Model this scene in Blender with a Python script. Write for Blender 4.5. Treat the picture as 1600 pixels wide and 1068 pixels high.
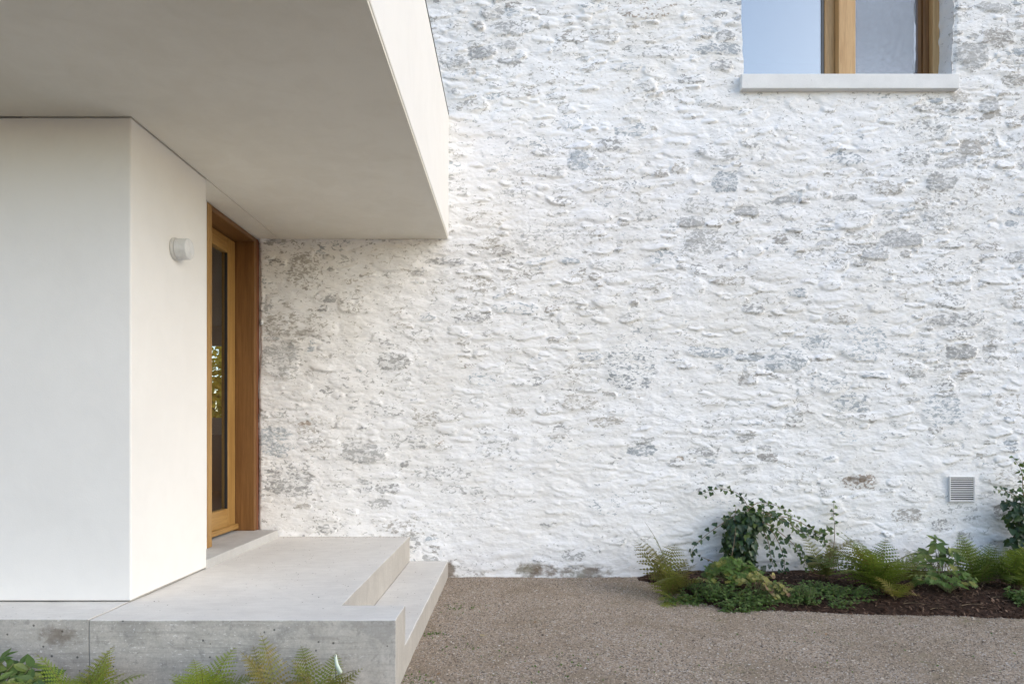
import bpy, bmesh, math, random
import numpy as np
from mathutils import Vector, Matrix, noise as mnoise

# ------------------------------------------------------------------ scene, camera, sky, sun
sc = bpy.context.scene
for o in list(bpy.data.objects):
    bpy.data.objects.remove(o)
COL = sc.collection
CAM_H, CAM_D, F = 1.14, 5.3333, 1066.67          # camera height, distance to the stone wall, focal length in px of a 1600 px frame

cd = bpy.data.cameras.new('camera')
cam = bpy.data.objects.new('camera', cd)
COL.objects.link(cam)
cam.location = (0, -CAM_D, CAM_H)
cam.rotation_euler = (math.radians(90), 0, 0)
cd.sensor_fit = 'HORIZONTAL'; cd.sensor_width = 36.0; cd.lens = 24.0
cd.shift_x = -2 / 1600; cd.shift_y = 140 / 1600
cd.clip_end = 1000
sc.camera = cam

TO_SUN = Vector((0.76, -0.48, 0.48)).normalized()
SUN_EL = math.asin(TO_SUN.z); SUN_ROT = math.atan2(TO_SUN.x, TO_SUN.y)
w = bpy.data.worlds.new('World'); sc.world = w; w.use_nodes = True
nt = w.node_tree
bg = nt.nodes['Background']
sky = nt.nodes.new('ShaderNodeTexSky'); sky.sky_type = 'NISHITA'; sky.sun_disc = False
sky.sun_elevation = SUN_EL; sky.sun_rotation = SUN_ROT
sky.air_density = 1.0; sky.dust_density = 0.8; sky.ozone_density = 1.0
nt.links.new(sky.outputs[0], bg.inputs[0]); bg.inputs[1].default_value = 0.15

sl = bpy.data.lights.new('sun', 'SUN'); sl.energy = 0.54; sl.angle = math.radians(44); sl.color = (1.0, 0.92, 0.82)
so = bpy.data.objects.new('sun', sl); COL.objects.link(so)
so.rotation_euler = (-TO_SUN).to_track_quat('-Z', 'Y').to_euler()
so.location = (6, -6, 8)

vs = sc.view_settings
vs.view_transform = 'Standard'; vs.look = 'None'; vs.gamma = 1.0; vs.use_curve_mapping = False
vs.exposure = 0.93
sc.cycles.max_bounces = 10; sc.cycles.diffuse_bounces = 5; sc.cycles.transparent_max_bounces = 16

random.seed(7); rng = np.random.default_rng(11)

def P(u, v, Y):
    """world point at wall-parallel depth Y for a place measured in the 1600 px photograph"""
    d = Y + CAM_D
    return Vector(((u - 802) * d / F, Y, CAM_H - (v - 674) * d / F))

# ------------------------------------------------------------------ object helpers
def link(o, parent=None):
    COL.objects.link(o)
    if parent is not None: o.parent = parent
    return o
def tag(o, label=None, cat=None, group=None, kind=None):
    if label: o['label'] = label
    if cat: o['category'] = cat
    if group: o['group'] = group
    if kind: o['kind'] = kind
    return o
def empty(name, loc=(0, 0, 0), parent=None):
    o = bpy.data.objects.new(name, None); o.empty_display_size = 0.1
    link(o, parent); o.location = loc
    return o
def mesh_obj(name, verts, faces, mat, parent=None, smooth=False):
    me = bpy.data.meshes.new(name)
    me.from_pydata([tuple(v) for v in verts], [], [tuple(f) for f in faces])
    me.update()
    if mat: me.materials.append(mat)
    if smooth: me.polygons.foreach_set('use_smooth', [True] * len(me.polygons))
    o = bpy.data.objects.new(name, me)
    return link(o, parent)
def np_mesh(name, V, Fc, mat, smooth=False):
    """fast mesh from arrays; Fc is (n,3) or (n,4)"""
    V = np.asarray(V, np.float32); Fc = np.asarray(Fc, np.int32)
    me = bpy.data.meshes.new(name)
    me.vertices.add(len(V)); me.vertices.foreach_set('co', V.ravel())
    k = Fc.shape[1]
    me.loops.add(Fc.size); me.loops.foreach_set('vertex_index', Fc.ravel())
    me.polygons.add(len(Fc))
    me.polygons.foreach_set('loop_start', np.arange(0, Fc.size, k, dtype=np.int32))
    me.polygons.foreach_set('use_smooth', np.full(len(Fc), smooth))
    me.update(calc_edges=True); me.validate()
    if mat: me.materials.append(mat)
    return me
def bm_obj(name, bm, mat, parent=None, smooth=False):
    me = bpy.data.meshes.new(name); bm.to_mesh(me); bm.free()
    if mat: me.materials.append(mat)
    if smooth: me.polygons.foreach_set('use_smooth', [True] * len(me.polygons))
    o = bpy.data.objects.new(name, me)
    return link(o, parent)
def add_box(bm, x0, x1, y0, y1, z0, z1, bev=0.0, seg=2):
    r = bmesh.ops.create_cube(bm, size=1.0)
    for v in r['verts']:
        v.co = Vector((x0 + (v.co.x + .5) * (x1 - x0), y0 + (v.co.y + .5) * (y1 - y0), z0 + (v.co.z + .5) * (z1 - z0)))
    if bev > 0:
        es = list({e for v in r['verts'] for e in v.link_edges})
        bmesh.ops.bevel(bm, geom=es, offset=bev, segments=seg, affect='EDGES', profile=.5)
def box(name, x0, x1, y0, y1, z0, z1, mat, parent=None, bev=0.0):
    bm = bmesh.new(); add_box(bm, x0, x1, y0, y1, z0, z1, bev)
    return bm_obj(name, bm, mat, parent)
def prism(name, poly, z0, z1, mat, parent=None, bev=0.0, seg=2, sub=0.0):
    bm = bmesh.new()
    vs_ = [bm.verts.new((x, y, z0)) for x, y in poly]
    f = bm.faces.new(vs_)
    r = bmesh.ops.extrude_face_region(bm, geom=[f])
    for v in r['geom']:
        if isinstance(v, bmesh.types.BMVert): v.co.z = z1
    bmesh.ops.recalc_face_normals(bm, faces=bm.faces)
    if bev > 0: bmesh.ops.bevel(bm, geom=list(bm.edges), offset=bev, segments=seg, affect='EDGES', profile=.5)
    return bm_obj(name, bm, mat, parent)
def tube_arrays(pts, radii, n=6):
    V, Fc = [], []
    pts = [Vector(p) for p in pts]
    for i, p in enumerate(pts):
        t = (pts[min(i + 1, len(pts) - 1)] - pts[max(i - 1, 0)]).normalized()
        a = t.cross(Vector((0, 0, 1)) if abs(t.z) < .9 else Vector((1, 0, 0))).normalized(); b = t.cross(a)
        r = radii[i] if hasattr(radii, '__len__') else radii
        for k in range(n):
            an = 2 * math.pi * k / n
            V.append(p + a * (r * math.cos(an)) + b * (r * math.sin(an)))
    for i in range(len(pts) - 1):
        for k in range(n):
            Fc.append((i * n + k, i * n + (k + 1) % n, (i + 1) * n + (k + 1) % n, (i + 1) * n + k))
    return V, Fc
def tubes(name, paths, mat, parent=None, n=6):
    V, Fc = [], []
    for pts, r in paths:
        v, f = tube_arrays(pts, r, n); b = len(V)
        V += v; Fc += [tuple(i + b for i in q) for q in f]
    return mesh_obj(name, V, Fc, mat, parent, True)
def smooth_path(pts, n=24):
    """Catmull-Rom through the points"""
    pts = [Vector(p) for p in pts]
    if len(pts) == 2: return [pts[0].lerp(pts[1], i / n) for i in range(n + 1)]
    q = [pts[0] * 2 - pts[1]] + pts + [pts[-1] * 2 - pts[-2]]
    out = []; m = len(pts) - 1
    for i in range(n + 1):
        s = min(i / n * m, m - 1e-6); k = int(s); t = s - k
        a, b, c, d = q[k], q[k + 1], q[k + 2], q[k + 3]
        out.append(.5 * ((2 * b) + (c - a) * t + (2 * a - 5 * b + 4 * c - d) * t * t + (3 * b - a - 3 * c + d) * t ** 3))
    return out

# ------------------------------------------------------------------ numpy noise
def _hash(ix, iy, seed):
    h = (ix.astype(np.int64) * 374761393 + iy.astype(np.int64) * 668265263 + seed * 1442695041) & 0xFFFFFFFF
    h = ((h ^ (h >> 13)) * 1274126177) & 0xFFFFFFFF
    h = h ^ (h >> 16)
    return (h & 0xFFFFFF).astype(np.float64) / 0xFFFFFF
def vn(x, y, seed=0):
    ix = np.floor(x); iy = np.floor(y); fx = x - ix; fy = y - iy
    fx = fx * fx * fx * (fx * (fx * 6 - 15) + 10); fy = fy * fy * fy * (fy * (fy * 6 - 15) + 10)
    a = _hash(ix, iy, seed); b = _hash(ix + 1, iy, seed); c = _hash(ix, iy + 1, seed); d = _hash(ix + 1, iy + 1, seed)
    return ((a + (b - a) * fx) * (1 - fy) + (c + (d - c) * fx) * fy) * 2 - 1
def fbm(x, y, seed=0, oct=4, gain=.5):
    s = np.zeros_like(x); a = 1.0; t = 0
    for i in range(oct):
        s += a * vn(x * 2 ** i + 17.3 * i, y * 2 ** i - 9.1 * i, seed + i * 31); t += a; a *= gain
    return s / t
def sstep(a, b, x):
    t = np.clip((x - a) / (b - a), 0, 1); return t * t * (3 - 2 * t)

# ------------------------------------------------------------------ materials
class NT:
    def __init__(s, name):
        s.m = bpy.data.materials.new(name); s.m.use_nodes = True; s.t = s.m.node_tree
        s.b = s.t.nodes['Principled BSDF']; s.out = s.t.nodes['Material Output']
    def n(s, kind, **kw):
        nd = s.t.nodes.new('ShaderNode' + kind)
        for k, v in kw.items():
            if k.startswith('i_'):
                key = k[2:]; key = int(key) if key.isdigit() else key.replace('_', ' ')
                s.set(nd.inputs[key], v)
            else: setattr(nd, k, v)
        return nd
    def set(s, sock, v):
        if isinstance(v, bpy.types.NodeSocket): s.t.links.new(v, sock)
        elif isinstance(v, bpy.types.Node): s.t.links.new(v.outputs[0], sock)
        else: sock.default_value = v
    def obj(s): return s.n('TexCoord').outputs['Object']
    def geo(s): return s.n('NewGeometry').outputs['Position']
    def mapped(s, vec, scale): return s.n('Mapping', i_Vector=vec, i_Scale=scale).outputs[0]
    def noise(s, vec, scale, detail=4, rough=.55, dist=0.0):
        return s.n('TexNoise', i_Vector=vec, i_Scale=scale, i_Detail=detail, i_Roughness=rough, i_Distortion=dist).outputs[0]
    def math(s, op, a, b=0.0, c=0.0, clamp=False):
        nd = s.n('Math', operation=op, use_clamp=clamp); s.set(nd.inputs[0], a); s.set(nd.inputs[1], b); s.set(nd.inputs[2], c); return nd.outputs[0]
    def ramp(s, v, a, b, lo=0.0, hi=1.0):
        nd = s.n('MapRange', interpolation_type='SMOOTHSTEP'); s.set(nd.inputs[0], v)
        for i, x in enumerate((a, b, lo, hi)): s.set(nd.inputs[i + 1], x)
        return nd.outputs[0]
    def mix(s, f, a, b, blend='MIX'):
        nd = s.n('Mix', data_type='RGBA', blend_type=blend)
        s.set(nd.inputs[0], f); s.set(nd.inputs[6], a if not isinstance(a, tuple) else (*a, 1)[:4]); s.set(nd.inputs[7], b if not isinstance(b, tuple) else (*b, 1)[:4])
        return nd.outputs[2]
    def bump(s, h, strength=.3, dist=.01, normal=None):
        nd = s.n('Bump', i_Height=h, i_Strength=strength, i_Distance=dist)
        if normal: s.set(nd.inputs['Normal'], normal)
        return nd.outputs[0]
    def attr(s, name, out='Fac'): return s.n('Attribute', attribute_name=name).outputs[out]
    def fin(s, col=None, rough=None, normal=None, spec=None):
        if col is not None: s.set(s.b.inputs['Base Color'], col if not isinstance(col, tuple) else (*col, 1)[:4])
        if rough is not None: s.set(s.b.inputs['Roughness'], rough)
        if normal is not None: s.set(s.b.inputs['Normal'], normal)
        if spec is not None: s.b.inputs['Specular IOR Level'].default_value = spec
        return s.m

def mat_limewash():
    s = NT('limewashed_stone'); p = s.geo()
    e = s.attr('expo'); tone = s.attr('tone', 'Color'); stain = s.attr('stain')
    flat = s.mapped(p, (1.0, 1.0, 1.7))
    n1 = s.noise(flat, 13, 5, .6, 1.0)
    n2 = s.noise(flat, 25, 5, .58, 1.2)
    n3 = s.noise(s.mapped(p, (1, 1, 5)), 14, 5, .6, .6)
    v = s.math('ADD', s.math('MULTIPLY', n1, .24), s.math('ADD', s.math('MULTIPLY', n2, .60), s.math('MULTIPLY', n3, .16)))
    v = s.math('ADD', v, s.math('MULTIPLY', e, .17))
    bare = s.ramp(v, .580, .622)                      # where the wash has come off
    tv = s.math('ADD', s.math('ADD', s.math('MULTIPLY', n1, 1.1), s.math('MULTIPLY', n2, .6)), s.math('SUBTRACT', e, .85))
    thin = s.ramp(tv, .36, .62, 0, .32)               # thin, greyish wash
    dark = s.ramp(s.noise(flat, 70, 5, .65, .8), .50, .62)
    stone = s.mix(s.math('MULTIPLY', dark, .8), tone, s.mix(.6, tone, (.075, .07, .065)))
    big = s.noise(p, 1.3, 5, .6)
    white = s.mix(s.ramp(big, .35, .7), (.84, .84, .845), (.80, .785, .76))
    white = s.mix(s.ramp(s.noise(flat, 9, 6, .65), .52, .74, 0, .4), white, (.70, .695, .695))
    col = s.mix(thin, white, tone)
    col = s.mix(s.math('MULTIPLY', bare, .80), col, stone)
    sn = s.ramp(s.math('ADD', s.noise(flat, 11, 6, .65), s.math('MULTIPLY', stain, .55)), .72, .95)
    col = s.mix(s.math('MULTIPLY', sn, .8), col, s.mix(s.ramp(s.noise(p, 5, 3), .4, .6), (.21, .19, .13), (.16, .115, .075)))
    h = s.math('ADD', s.math('MULTIPLY', s.noise(flat, 38, 8, .62, .4), 1.0), s.math('MULTIPLY', bare, -.18))
    nrm = s.bump(h, .5, .008, s.bump(s.noise(s.mapped(p, (1, 1, 5)), 30, 5, .6, .5), .35, .008))
    return s.fin(col, s.math('ADD', .86, s.math('MULTIPLY', bare, -.12)), nrm, .25)

def mat_render(name, c0, c1, bscale=60):
    s = NT(name); p = s.geo()
    n = s.noise(p, 1.1, 6, .6); st = s.noise(s.mapped(p, (1.2, 1.2, 1)), 5, 6, .65, .6)
    col = s.mix(s.ramp(s.math('ADD', s.math('MULTIPLY', n, .6), s.math('MULTIPLY', st, .4)), .38, .64), c0, c1)
    h = s.math('ADD', s.noise(p, bscale * 3, 3, .6), s.math('MULTIPLY', s.noise(p, 7, 5, .55, .8), 2.4))
    return s.fin(col, .85, s.bump(h, .16, .004), .25)

def mat_concrete(name, base, lo, marks=False, amt=1.0):
    s = NT(name); p = s.geo()
    big = s.noise(p, 1.7, 6, .62); mid = s.noise(p, 9, 7, .65); fine = s.noise(p, 140, 3, .6)
    brush = s.noise(s.mapped(p, (1, 6, 1)), 7, 6, .6)
    v = s.math('ADD', s.math('MULTIPLY', big, .45), s.math('ADD', s.math('MULTIPLY', mid, .3), s.math('MULTIPLY', brush, .25)))
    col = s.mix(s.ramp(v, .36, .64), lo, base)
    col = s.mix(s.ramp(fine, .35, .75, 0, .35 * amt), col, tuple(c * .55 for c in lo))
    h = s.math('ADD', mid, s.math('MULTIPLY', fine, .3))
    if marks:
        # cast face: board grain, pale grout specks, blow holes, tie-hole plugs, brown rust bleed
        grain = s.noise(s.mapped(p, (1, 1, 22)), 3.2, 6, .65)
        blot = s.noise(p, 4.5, 6, .68, .6)
        col = s.mix(s.ramp(blot, .48, .62, 0, .55), col, (.27, .26, .245))
        col = s.mix(s.ramp(s.noise(p, 24, 5, .7), .56, .66, 0, .5), col, (.24, .23, .215))
        col = s.mix(s.ramp(grain, .46, .7, 0, .5), col, tuple(c * .62 for c in lo))
        sp = s.ramp(s.noise(s.mapped(p, (1, 1, 2.2)), 46, 3, .7), .60, .66)
        reg = s.ramp(s.noise(p, 1.3, 2), .38, .55)
        col = s.mix(s.math('MULTIPLY', s.math('MULTIPLY', sp, reg), .75), col, (.74, .72, .69))
        vo = s.n('TexVoronoi', feature='F1', i_Vector=p, i_Scale=26.0, i_Randomness=1.0)
        hole = s.math('MULTIPLY', s.ramp(vo.outputs['Distance'], .10, .17, 1, 0), s.ramp(s.n('SeparateColor', i_0=vo.outputs['Color']).outputs[0], .62, .66))
        col = s.mix(s.math('MULTIPLY', hole, .8), col, (.06, .06, .058))
        vp = s.n('TexVoronoi', feature='F1', i_Vector=p, i_Scale=4.2, i_Randomness=.9)
        plug = s.math('MULTIPLY', s.ramp(s.math('ADD', vp.outputs['Distance'], s.math('MULTIPLY', s.math('SUBTRACT', s.noise(p, 30, 3), .5), .06)), .07, .12, 1, 0), s.ramp(s.n('SeparateColor', i_0=vp.outputs['Color']).outputs[1], .35, .4))
        col = s.mix(s.math('MULTIPLY', plug, .5), col, (.17, .16, .15))
        # brown bleed patch on the left slab
        pp = s.n('VectorMath', operation='SUBTRACT', i_0=p, i_1=(-1.98, -2.37, .255)).outputs[0]
        pp = s.mapped(pp, (7.5, 1, 15)); dl = s.n('VectorMath', operation='LENGTH', i_0=pp).outputs['Value']
        br = s.ramp(s.math('ADD', dl, s.math('MULTIPLY', s.noise(p, 30, 4), 1.6)), .9, 1.7, 1, 0)
        col = s.mix(s.math('MULTIPLY', br, .6), col, (.12, .085, .055))
        h = s.math('ADD', h, s.math('ADD', s.math('MULTIPLY', hole, -2.5), s.math('MULTIPLY', grain, .8)))
    else:
        dots = s.ramp(s.noise(p, 60, 2, .5), .735, .76)
        col = s.mix(s.math('MULTIPLY', dots, .6), col, (.14, .12, .10))
    return s.fin(col, .82, s.bump(h, .22, .006), .3)

def mat_wood(name, c0, c1, axis=(14, 14, .7), rough=.45):
    s = NT(name); p = s.geo()
    q = s.mapped(p, axis)
    g = s.noise(q, 2.2, 6, .6, .8); f = s.noise(s.mapped(p, tuple(a * 6 for a in axis)), 2.5, 3, .6)
    col = s.mix(s.ramp(g, .35, .68), c0, c1)
    col = s.mix(s.ramp(f, .45, .75, 0, .35), col, tuple(c * .55 for c in c1))
    return s.fin(col, rough, s.bump(f, .12, .002), .4)

def mat_leaf(name, c0, c1, c2=None, trans=.35, rough=.5, spec=.4):
    s = NT(name)
    r = s.n('ObjectInfo').outputs['Random']; p = s.geo()
    v = s.attr('leafvar')
    m = s.math('FRACT', s.math('ADD', s.math('MULTIPLY', r, .9), v))
    col = s.mix(s.ramp(m, .1, .75), c0, c1)
    if c2 is not None: col = s.mix(s.ramp(s.math('ADD', m, s.math('MULTIPLY', s.noise(p, 16, 2), .35)), .92, 1.12), col, c2)
    col = s.mix(s.ramp(s.noise(p, 60, 3), .35, .8, 0, .35), col, tuple(c * .5 for c in c0))
    s.fin(col, rough, None, spec)
    tr = s.n('BsdfTranslucent', i_Color=s.mix(.5, col, (.30, .38, .05)))
    mx = s.n('MixShader', i_0=trans); s.t.links.new(s.b.outputs[0], mx.inputs[1]); s.t.links.new(tr.outputs[0], mx.inputs[2])
    s.t.links.new(mx.outputs[0], s.out.inputs[0])
    return s.m

def mat_gravel():
    s = NT('fine_gravel'); p = s.geo()
    vo = s.n('TexVoronoi', feature='F1', i_Vector=p, i_Scale=125.0); c = s.n('SeparateColor', i_0=vo.outputs['Color']).outputs
    v2 = s.n('TexVoronoi', feature='F1', i_Vector=p, i_Scale=230.0); c2 = s.n('SeparateColor', i_0=v2.outputs['Color']).outputs
    col = s.mix(c[0], (.22, .168, .12), (.51, .41, .315))
    col = s.mix(s.ramp(c[1], .80, .92), col, (.50, .46, .42))
    col = s.mix(s.ramp(c[2], .80, .95), col, (.06, .052, .045))
    col = s.mix(s.math('MULTIPLY', c2[0], .4), col, (.45, .355, .26))
    patch = s.noise(p, 1.9, 6, .65, .8)
    col = s.mix(s.ramp(patch, .42, .68, 0, .7), col, (.26, .20, .135))
    green = s.math('MULTIPLY', s.ramp(s.noise(p, 3.1, 4, .6), .53, .70), s.ramp(s.noise(p, 28, 4, .65), .5, .62))
    col = s.mix(s.math('MULTIPLY', green, .6), col, (.17, .17, .06))
    h = s.math('ADD', s.math('MULTIPLY', vo.outputs['Distance'], -1.0), s.math('MULTIPLY', s.noise(p, 12, 4), .8))
    return s.fin(col, .9, s.bump(h, .7, .006), .2)
def mat_soil():
    s = NT('dark_soil'); p = s.geo()
    n = s.noise(p, 30, 8, .7); col = s.mix(s.ramp(n, .35, .68), (.028, .017, .012), (.085, .05, .035))
    return s.fin(col, .95, s.bump(n, .9, .02), .15)
def mat_chip(name, c0, c1):
    s = NT(name); v = s.attr('leafvar'); return s.fin(s.mix(v, c0, c1), .9, None, .15)
def mat_plain(name, c, rough=.5, metal=0.0, spec=.5):
    s = NT(name); p = s.geo(); n = s.noise(p, 35, 4)
    s.b.inputs['Metallic'].default_value = metal
    return s.fin(s.mix(s.ramp(n, .3, .7, 0, .3), c, tuple(x * .85 for x in c)), rough, None, spec)
def mat_glass(name, tint=(1, 1, 1), refl=.25):
    s = NT(name)
    g = s.n('BsdfGlossy', i_Color=(1.0, .955, .89, 1), i_Roughness=.0); t = s.n('BsdfTransparent', i_Color=(*tint, 1))
    fr = s.math('MULTIPLY', s.math('POWER', s.n('LayerWeight', i_Blend=.5).outputs['Facing'], 4.0), .8)
    mx = s.n('MixShader', i_0=s.math('ADD', refl, fr, clamp=True)); s.t.links.new(t.outputs[0], mx.inputs[1]); s.t.links.new(g.outputs[0], mx.inputs[2])
    s.t.links.new(mx.outputs[0], s.out.inputs[0]); return s.m

M = dict(
    lime=mat_limewash(),
    render=mat_render('white_render', (.79, .77, .735), (.755, .735, .70)),
    soffit=mat_render('soffit_render', (.80, .765, .68), (.74, .70, .61)),
    sill=mat_concrete('pale_sill_stone', (.80, .80, .79), (.71, .71, .70), amt=.3),
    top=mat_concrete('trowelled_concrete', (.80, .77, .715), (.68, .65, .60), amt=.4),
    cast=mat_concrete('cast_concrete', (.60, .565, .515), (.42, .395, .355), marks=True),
    thresh=mat_concrete('threshold_stone', (.56, .55, .53), (.46, .45, .43), amt=.6),
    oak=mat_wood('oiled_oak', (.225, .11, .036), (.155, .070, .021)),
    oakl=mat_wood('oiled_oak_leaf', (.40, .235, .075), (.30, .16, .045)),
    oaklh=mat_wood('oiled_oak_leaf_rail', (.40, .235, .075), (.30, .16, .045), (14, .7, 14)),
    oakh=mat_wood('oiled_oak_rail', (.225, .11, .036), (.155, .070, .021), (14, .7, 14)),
    larch=mat_wood('pale_window_wood', (.56, .36, .17), (.44, .26, .11)),
    dark=mat_plain('dark_gasket_and_shade', (.012, .012, .012), .6),
    seal=mat_plain('brown_sealant', (.20, .075, .035), .7),
    metal=mat_plain('white_aluminium', (.78, .78, .78), .45),
    flash=mat_plain('dark_flashing', (.05, .045, .042), .5),
    glass=mat_glass('door_glass', (.92, .93, .91), .03),
    wglass=mat_glass('coated_window_glass', (.75, .8, .8), .46),
    gravel=mat_gravel(), soil=mat_soil(),
)

# ------------------------------------------------------------------ ground
def axis_pts(fine0, fine1, step, lo, hi, grow=1.35):
    a = list(np.arange(fine0, fine1 + step * .5, step))
    s = step; x = a[-1]; r = []
    while x < hi: s *= grow; x = min(x + s, hi); r.append(x)
    s = step; x = a[0]; l = []
    while x > lo: s *= grow; x = max(x - s, lo); l.append(x)
    return np.array(l[::-1] + a + r)
gx = axis_pts(-.7, 4.4, .03, -150, 150); gy = axis_pts(-3.0, .0, .03, -150, 30)
GX, GY = np.meshgrid(gx, gy)
def ground_z(X, Y):
    X = np.asarray(X, float); Y = np.asarray(Y, float)
    return .006 * fbm(X * 1.3, Y * 1.3, 5, 3) + .003 * fbm(X * 9, Y * 9, 8, 3) + .012 * np.exp(-((Y + .02) / .06) ** 2) * (.5 + .5 * fbm(X * 4, Y * 0, 3, 3))
GZ = ground_z(GX, GY)
ny, nx = GX.shape
idx = np.arange(nx * ny).reshape(ny, nx)
quads = np.stack([idx[:-1, :-1], idx[:-1, 1:], idx[1:, 1:], idx[1:, :-1]], -1).reshape(-1, 4)
me = np_mesh('gravel_ground', np.stack([GX, GY, GZ], -1).reshape(-1, 3), quads, M['gravel'], True)
tag(link(bpy.data.objects.new('gravel_ground', me)), kind='structure')

def set_var(me, vals, name='leafvar'):
    a = me.attributes.new(name, 'FLOAT', 'POINT'); a.data.foreach_set('value', np.asarray(vals, np.float32))

# loose grit lying on the gravel
def grit(n, x0, x1, y0, y1, smin, smax, seed):
    g = np.random.default_rng(seed)
    X = g.uniform(x0, x1, n); Y = y0 + (y1 - y0) * g.uniform(0, 1, n); S = g.uniform(smin, smax, n)
    oct_v = np.array([(1, 0, 0), (-1, 0, 0), (0, 1, 0), (0, -1, 0), (0, 0, .7), (0, 0, -.7)], float)
    oct_f = np.array([(0, 2, 4), (2, 1, 4), (1, 3, 4), (3, 0, 4)])
    V = oct_v[None] * (S[:, None, None] * g.uniform(.55, 1.3, (n, 6, 1)))
    a = g.uniform(0, 6.28, n); c, s_ = np.cos(a)[:, None], np.sin(a)[:, None]
    x = V[..., 0] * c - V[..., 1] * s_; y = V[..., 0] * s_ + V[..., 1] * c
    V = np.stack([x + X[:, None], y + Y[:, None], V[..., 2] + (ground_z(X, Y) + S * .25)[:, None]], -1)
    Fc = oct_f[None] + (np.arange(n) * 6)[:, None, None]
    return V.reshape(-1, 3), Fc.reshape(-1, 3), np.repeat(g.uniform(0, 1, n), 6)
s = NT('grit_stone'); v = s.attr('leafvar')
cr = s.n('ValToRGB', i_0=v); cr.color_ramp.interpolation = 'LINEAR'
els = cr.color_ramp.elements; els[0].color = (.09, .075, .065, 1); els[1].position = 1; els[1].color = (.60, .56, .52, 1)
for pos, c in ((.3, (.31, .235, .17, 1)), (.65, (.49, .39, .295, 1)), (.88, (.60, .51, .41, 1))):
    e_ = els.new(pos); e_.color = c
M['grit'] = s.fin(cr.outputs[0], .85, None, .25)
V, Fc, var = grit(80000, -.50, 4.6, -2.75, -.01, .0022, .0050, 3)
V2, F2, var2 = grit(2200, -.49, 4.6, -2.75, -.01, .005, .0095, 4)
Fc = np.concatenate([Fc, F2 + len(V)]); V = np.concatenate([V, V2]); var = np.concatenate([var, var2])
me = np_mesh('loose_grit', V, Fc, M['grit']); set_var(me, var)
tag(link(bpy.data.objects.new('loose_grit', me)), 'fine brown and grey grit lying loose over the gravel yard', 'grit', kind='stuff')

# planting bed along the wall: a low mound with a wavy front edge
def bed_front(X):
    X = np.asarray(X, float)
    t = sstep(.98, 1.38, X)
    return -.10 - .93 * t - .16 * sstep(1.3, 3.2, X) + .03 * vn(X * 3, X * 0, 4) + .015 * vn(X * 11, X * 0, 9)
bx = np.arange(.96, 7.5, .03); bt = np.linspace(0, 1, 44)
BX, BT = np.meshgrid(bx, bt)
BY = .03 + (bed_front(BX) - .03) * BT
def bed_z(X, Y):
    t = np.clip((.03 - Y) / (.03 - bed_front(X)), 0, 1.2)
    return .055 * sstep(1.0, .72, t) * sstep(.96, 1.2, X) + .012 * fbm(np.asarray(X) * 7, np.asarray(Y) * 7, 6, 4) - .02 * sstep(.96, 1.0, t) + .004
BZ = bed_z(BX, BY)
ny, nx = BX.shape; idx = np.arange(nx * ny).reshape(ny, nx)
quads = np.stack([idx[:-1, :-1], idx[1:, :-1], idx[1:, 1:], idx[:-1, 1:]], -1).reshape(-1, 4)
me = np_mesh('planting_bed', np.stack([BX, BY, BZ], -1).reshape(-1, 3), quads, M['soil'], True)
tag(link(bpy.data.objects.new('planting_bed', me)), kind='structure')
# soil in front of the landing
fx = np.arange(-7, -.66, .05); fy = np.arange(-4.2, -2.36, .05); FX, FY = np.meshgrid(fx, fy)
FZ = .01 + .012 * fbm(FX * 5, FY * 5, 2, 4) - .03 * sstep(-.85, -.66, FX)
ny, nx = FX.shape; idx = np.arange(nx * ny).reshape(ny, nx)
quads = np.stack([idx[:-1, :-1], idx[:-1, 1:], idx[1:, 1:], idx[1:, :-1]], -1).reshape(-1, 4)
me = np_mesh('fern_bed', np.stack([FX, FY, FZ], -1).reshape(-1, 3), quads, M['soil'], True)
tag(link(bpy.data.objects.new('fern_bed', me)), kind='structure')

# bark mulch
def chips(n, seed):
    g = np.random.default_rng(seed)
    X = g.uniform(1.02, 4.9, n); T = g.uniform(.05, 1.0, n) ** .8 + (g.uniform(0, 1, n) < .06) * g.uniform(0, .12, n); Y = .03 + (bed_front(X) - .03) * T
    L = g.uniform(.004, .019, n); lg = g.uniform(0, 1, n) < .012; L = np.where(lg, L * 2.6, L); W = L * np.where(lg, .06, g.uniform(.15, .45, n))
    q = np.array([(-1, -1, 0), (1, -.6, .1), (1.1, .8, -.1), (-.9, 1, .1), (0, 0, .6)], float)
    V = q[None] * np.stack([L, W, W * .6], -1)[:, None, :]
    a = g.uniform(0, 6.28, n)[:, None]; ti = g.normal(0, .35, n)[:, None]
    z = V[..., 2] + V[..., 0] * np.sin(ti); x0 = V[..., 0] * np.cos(ti)
    x = x0 * np.cos(a) - V[..., 1] * np.sin(a); y = x0 * np.sin(a) + V[..., 1] * np.cos(a)
    V = np.stack([x + X[:, None], y + Y[:, None], z + (bed_z(X, Y) + .004)[:, None]], -1)
    f = np.array([(0, 1, 4), (1, 2, 4), (2, 3, 4), (3, 0, 4)])
    Fc = f[None] + (np.arange(n) * 5)[:, None, None]
    return V.reshape(-1, 3), Fc.reshape(-1, 3), np.repeat(np.where(lg, g.uniform(.5, 1.6, n), g.uniform(0, 1, n) ** 5), 5)
M['chip'] = mat_chip('bark_chip', (.050, .026, .017), (.27, .175, .12))
V, Fc, var = chips(14000, 5)
me = np_mesh('bark_mulch', V, Fc, M['chip']); set_var(me, var)
tag(link(bpy.data.objects.new('bark_mulch', me)), 'dark reddish bark mulch covering the planting bed', 'mulch', kind='stuff')

# ------------------------------------------------------------------ the limewashed rubble wall
WX0, WX1 = 1.79, 3.44            # window opening
WZ0 = 3.911                      # top of sill
WZT = 5.55
xs = axis_pts(-1.996, 5.0, .0076, -1.996, 8.0, 1.06)
zs = axis_pts(0.0, 4.66, .0076, -.12, 6.4, 1.08)
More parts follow.
